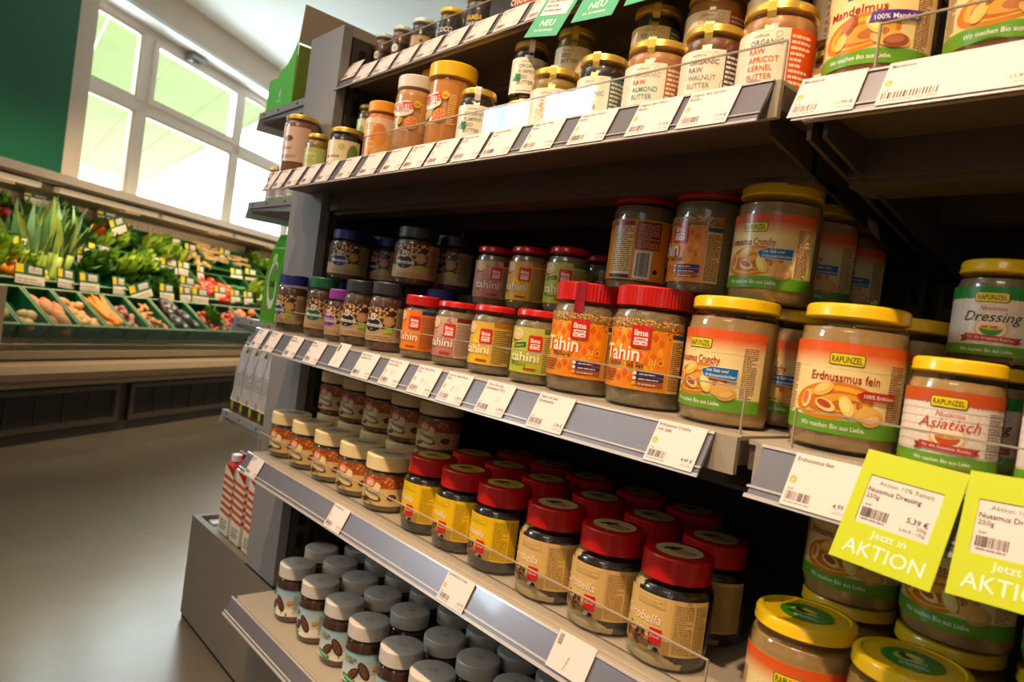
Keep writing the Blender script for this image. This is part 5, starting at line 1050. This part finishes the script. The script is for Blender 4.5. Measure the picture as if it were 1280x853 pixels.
for a, b, l in ((-.085, .02, 'leftmost'), (-.058, .05, 'middle'), (-.03, .04, 'rightmost')):
    q = MB().box(a, a+.018, .0, .09, .004, .13+b*.5).build('leaflet_pack', ['cflap']); q.location = o.location; tag(q, 'beige leaflet pack sticking out of the green carton, '+l, 'leaflet', 'leaflet packs in the green carton')
for i, (x_, y_) in enumerate(((-1.700, .684), (-1.640, .684), (-1.580, .684), (-1.52, .684), (-1.70, .75), (-1.64, .75))): put('ejar', x_, y_, 1.075, 'small white jar with a pink band on the rack end, %s' % ('outermost in front', 'second in front', 'third in front', 'hidden by the post', 'outermost behind', 'second behind')[i], 'pink-banded small jars', 20)
# pouches
def pouch(name, x, y, z, w, d, h, art, side, label, cat, group, rz=0):
    o = thing(name, (x, y, z), label, cat, group, rz); V = []; ks = [(0, 1, 1), (.08, 1, 1), (.5, 1, .95), (.8, .98, .6), (.95, .96, .15), (1., .96, .04)]
    for t, a, b in ks:
        W_, D_ = w/2*a, d/2*b
        for px_, py_ in ((-1, -1), (0, -1.08), (1, -1), (1.0, 0), (1, 1), (0, 1.08), (-1, 1), (-1.0, 0)): V.append((px_*W_, py_*D_, h*t))
    F_ = [(i*8+j, i*8+(j+1) % 8, (i+1)*8+(j+1) % 8, (i+1)*8+j) for i in range(5) for j in range(8)]+[tuple(range(8))[::-1], tuple(range(40, 48))]
    MB().add(V, F_).build('pouch_body', [side], o, True, .5)
    def f(u, v, L):
        t = max(0, min(1, v/h)); b = 1
        for (t0, _, b0), (t1, _, b1) in zip(ks, ks[1:]):
            if t0 <= t <= t1: b = b0+(b1-b0)*(t-t0)/(t1-t0)
        return Vector((u, -d/2*b*(1.08-.08*min(1, abs(u)/(w/2)))-.0006-L*.0003, v))
    place('front_print', art.mesh('front_print', ['foil'], f, 12), o); return o
M['pgreen'] = mat('pouch_green', S(60, 150, 30), .25, 0, .5); M['pwhite'] = mat('pouch_silver', S(206, 204, 204), .22, .25, .4); M['cardw'] = mat('drink_carton_white', S(238, 228, 212), .4, 0, .2)
ga = Art(); ga.rect(-38, 1, 38, 196, S(70, 160, 30), 0); ga.ell(6, 92, 24, 60, S(214, 216, 210), 1, 8, 20); ga.ell(-6, 152, 13, 13, S(170, 206, 110), 2); ga.ell(2, 92, 5, 8, S(60, 90, 50), 3); ga.ell(14, 92, 5, 8, S(60, 90, 50), 3); ga.lines(0, 118, 24, 132, 3, S(120, 130, 110), 3); ga.rect(-30, 176, 30, 180, S(130, 200, 80), 2)
put_ = [(-1.618, .692, 'nearest'), (-1.612, .78, 'second'), (-1.612, .87, 'third')]
for x_, y_, l in put_: pouch('green_pouch', x_, y_, .790, .084, .05, .212, ga, 'pgreen', 'green packet with a pale oval standing on the rack end, '+l, 'packet', 'green packets on the rack end')
wa = Art(); wa.rect(-34, 28, 34, 190, S(216, 212, 210), 0); wa.rect(-34, 1, 34, 28, S(76, 44, 28), 1); wa.ell(-12, 18, 11, 11, S(150, 190, 40), 2); wa.lines(-26, 70, 26, 110, 6, S(150, 150, 156), 2, .3); wa.rect(6, 150, 20, 168, S(30, 110, 60), 2); wa.poly([(-26, 120), (0, 150), (26, 110), (10, 96)], S(186, 190, 204), 1); wa.ell(16, 36, 6, 7, S(214, 140, 70), 2)  # the blue-grey polygon is shading painted into the packet front
for i, x_ in enumerate((-1.735, -1.677, -1.62, -1.562)):
    pouch('white_pouch', x_, .694, .556, .052, .062, .200, wa if i < 3 else wa, 'pwhite', 'silvery white packet with a green dot on the rack end, %s from the outside' % ordw[i], 'packet', 'white packets on the rack end', .0)
    pouch('white_pouch', x_, .775, .556, .052, .062, .200, wa, 'pwhite', 'silvery white packet in the second row of the rack end, %s from the outside' % ordw[i], 'packet', 'white packets on the rack end')
# drink cartons
def drink(x, y, label):
    o = thing('drink_carton', (x, y, .256), label, 'drink carton', 'striped drink cartons'); w, d, h = .062, .062, .170
    MB().box(-w/2, w/2, -d/2, d/2, 0, h).build('carton', ['cardw'], o)
    gb = MB(); gb.add([(-w/2, -d/2, h), (w/2, -d/2, h), (w/2, d/2, h), (-w/2, d/2, h), (-w/2, 0, h+.022), (w/2, 0, h+.022)], [(0, 1, 5, 4), (2, 3, 4, 5), (1, 2, 5), (3, 0, 4)]); gb.box(-w/2, w/2, -.001, .001, h+.022, h+.03); M.get('cred') or M.update(cred=mat('carton_red', S(190, 30, 26), .4, 0, .2)); gb.build('gable', ['cred'], o)
    MB().lathe([(.014, h+.012), (.014, h+.026), (.012, h+.028)], 18, (0, -.016, 0)).build('cap', ['white'], o, True)
    for sgn, (fx) in ((0, 0), (1, 1)):
        A = Art(); A.rect(-31, 0, 31, 170, S(240, 228, 208), 0)
        for k in range(6): A.poly([(-31, 50+k*17), (31, 47+k*17), (31, 56+k*17), (-31, 59+k*17)], S(206, 84, 50), 1)
        A.poly([(-31, 170), (31, 170), (31, 146)], S(190, 30, 26), 2); A.lines(-22, 12, 22, 38, 4, S(60, 130, 80), 2, .5, 4)
        A.rr(18, 70, 30, 84, S(206, 40, 30), 3) if sgn else None
        f = (lambda u, v, L: Vector((u, -d/2-.0002-L*.0002, v))) if not sgn else (lambda u, v, L: Vector((w/2+.0002+L*.0002, u, v)))
        place('side_print', A.mesh('side_print', ['foil'], f), o)
for i, (x_, y_) in enumerate(((-1.720, .697), (-1.645, .697), (-1.562, .697), (-1.72, .775), (-1.645, .775), (-1.562, .775))): drink(x_, y_, 'red and white striped drink carton on the rack end plinth, %s' % ('outermost in front', 'middle in front', 'beside the post in front', 'outermost behind', 'middle behind', 'beside the post behind')[i])
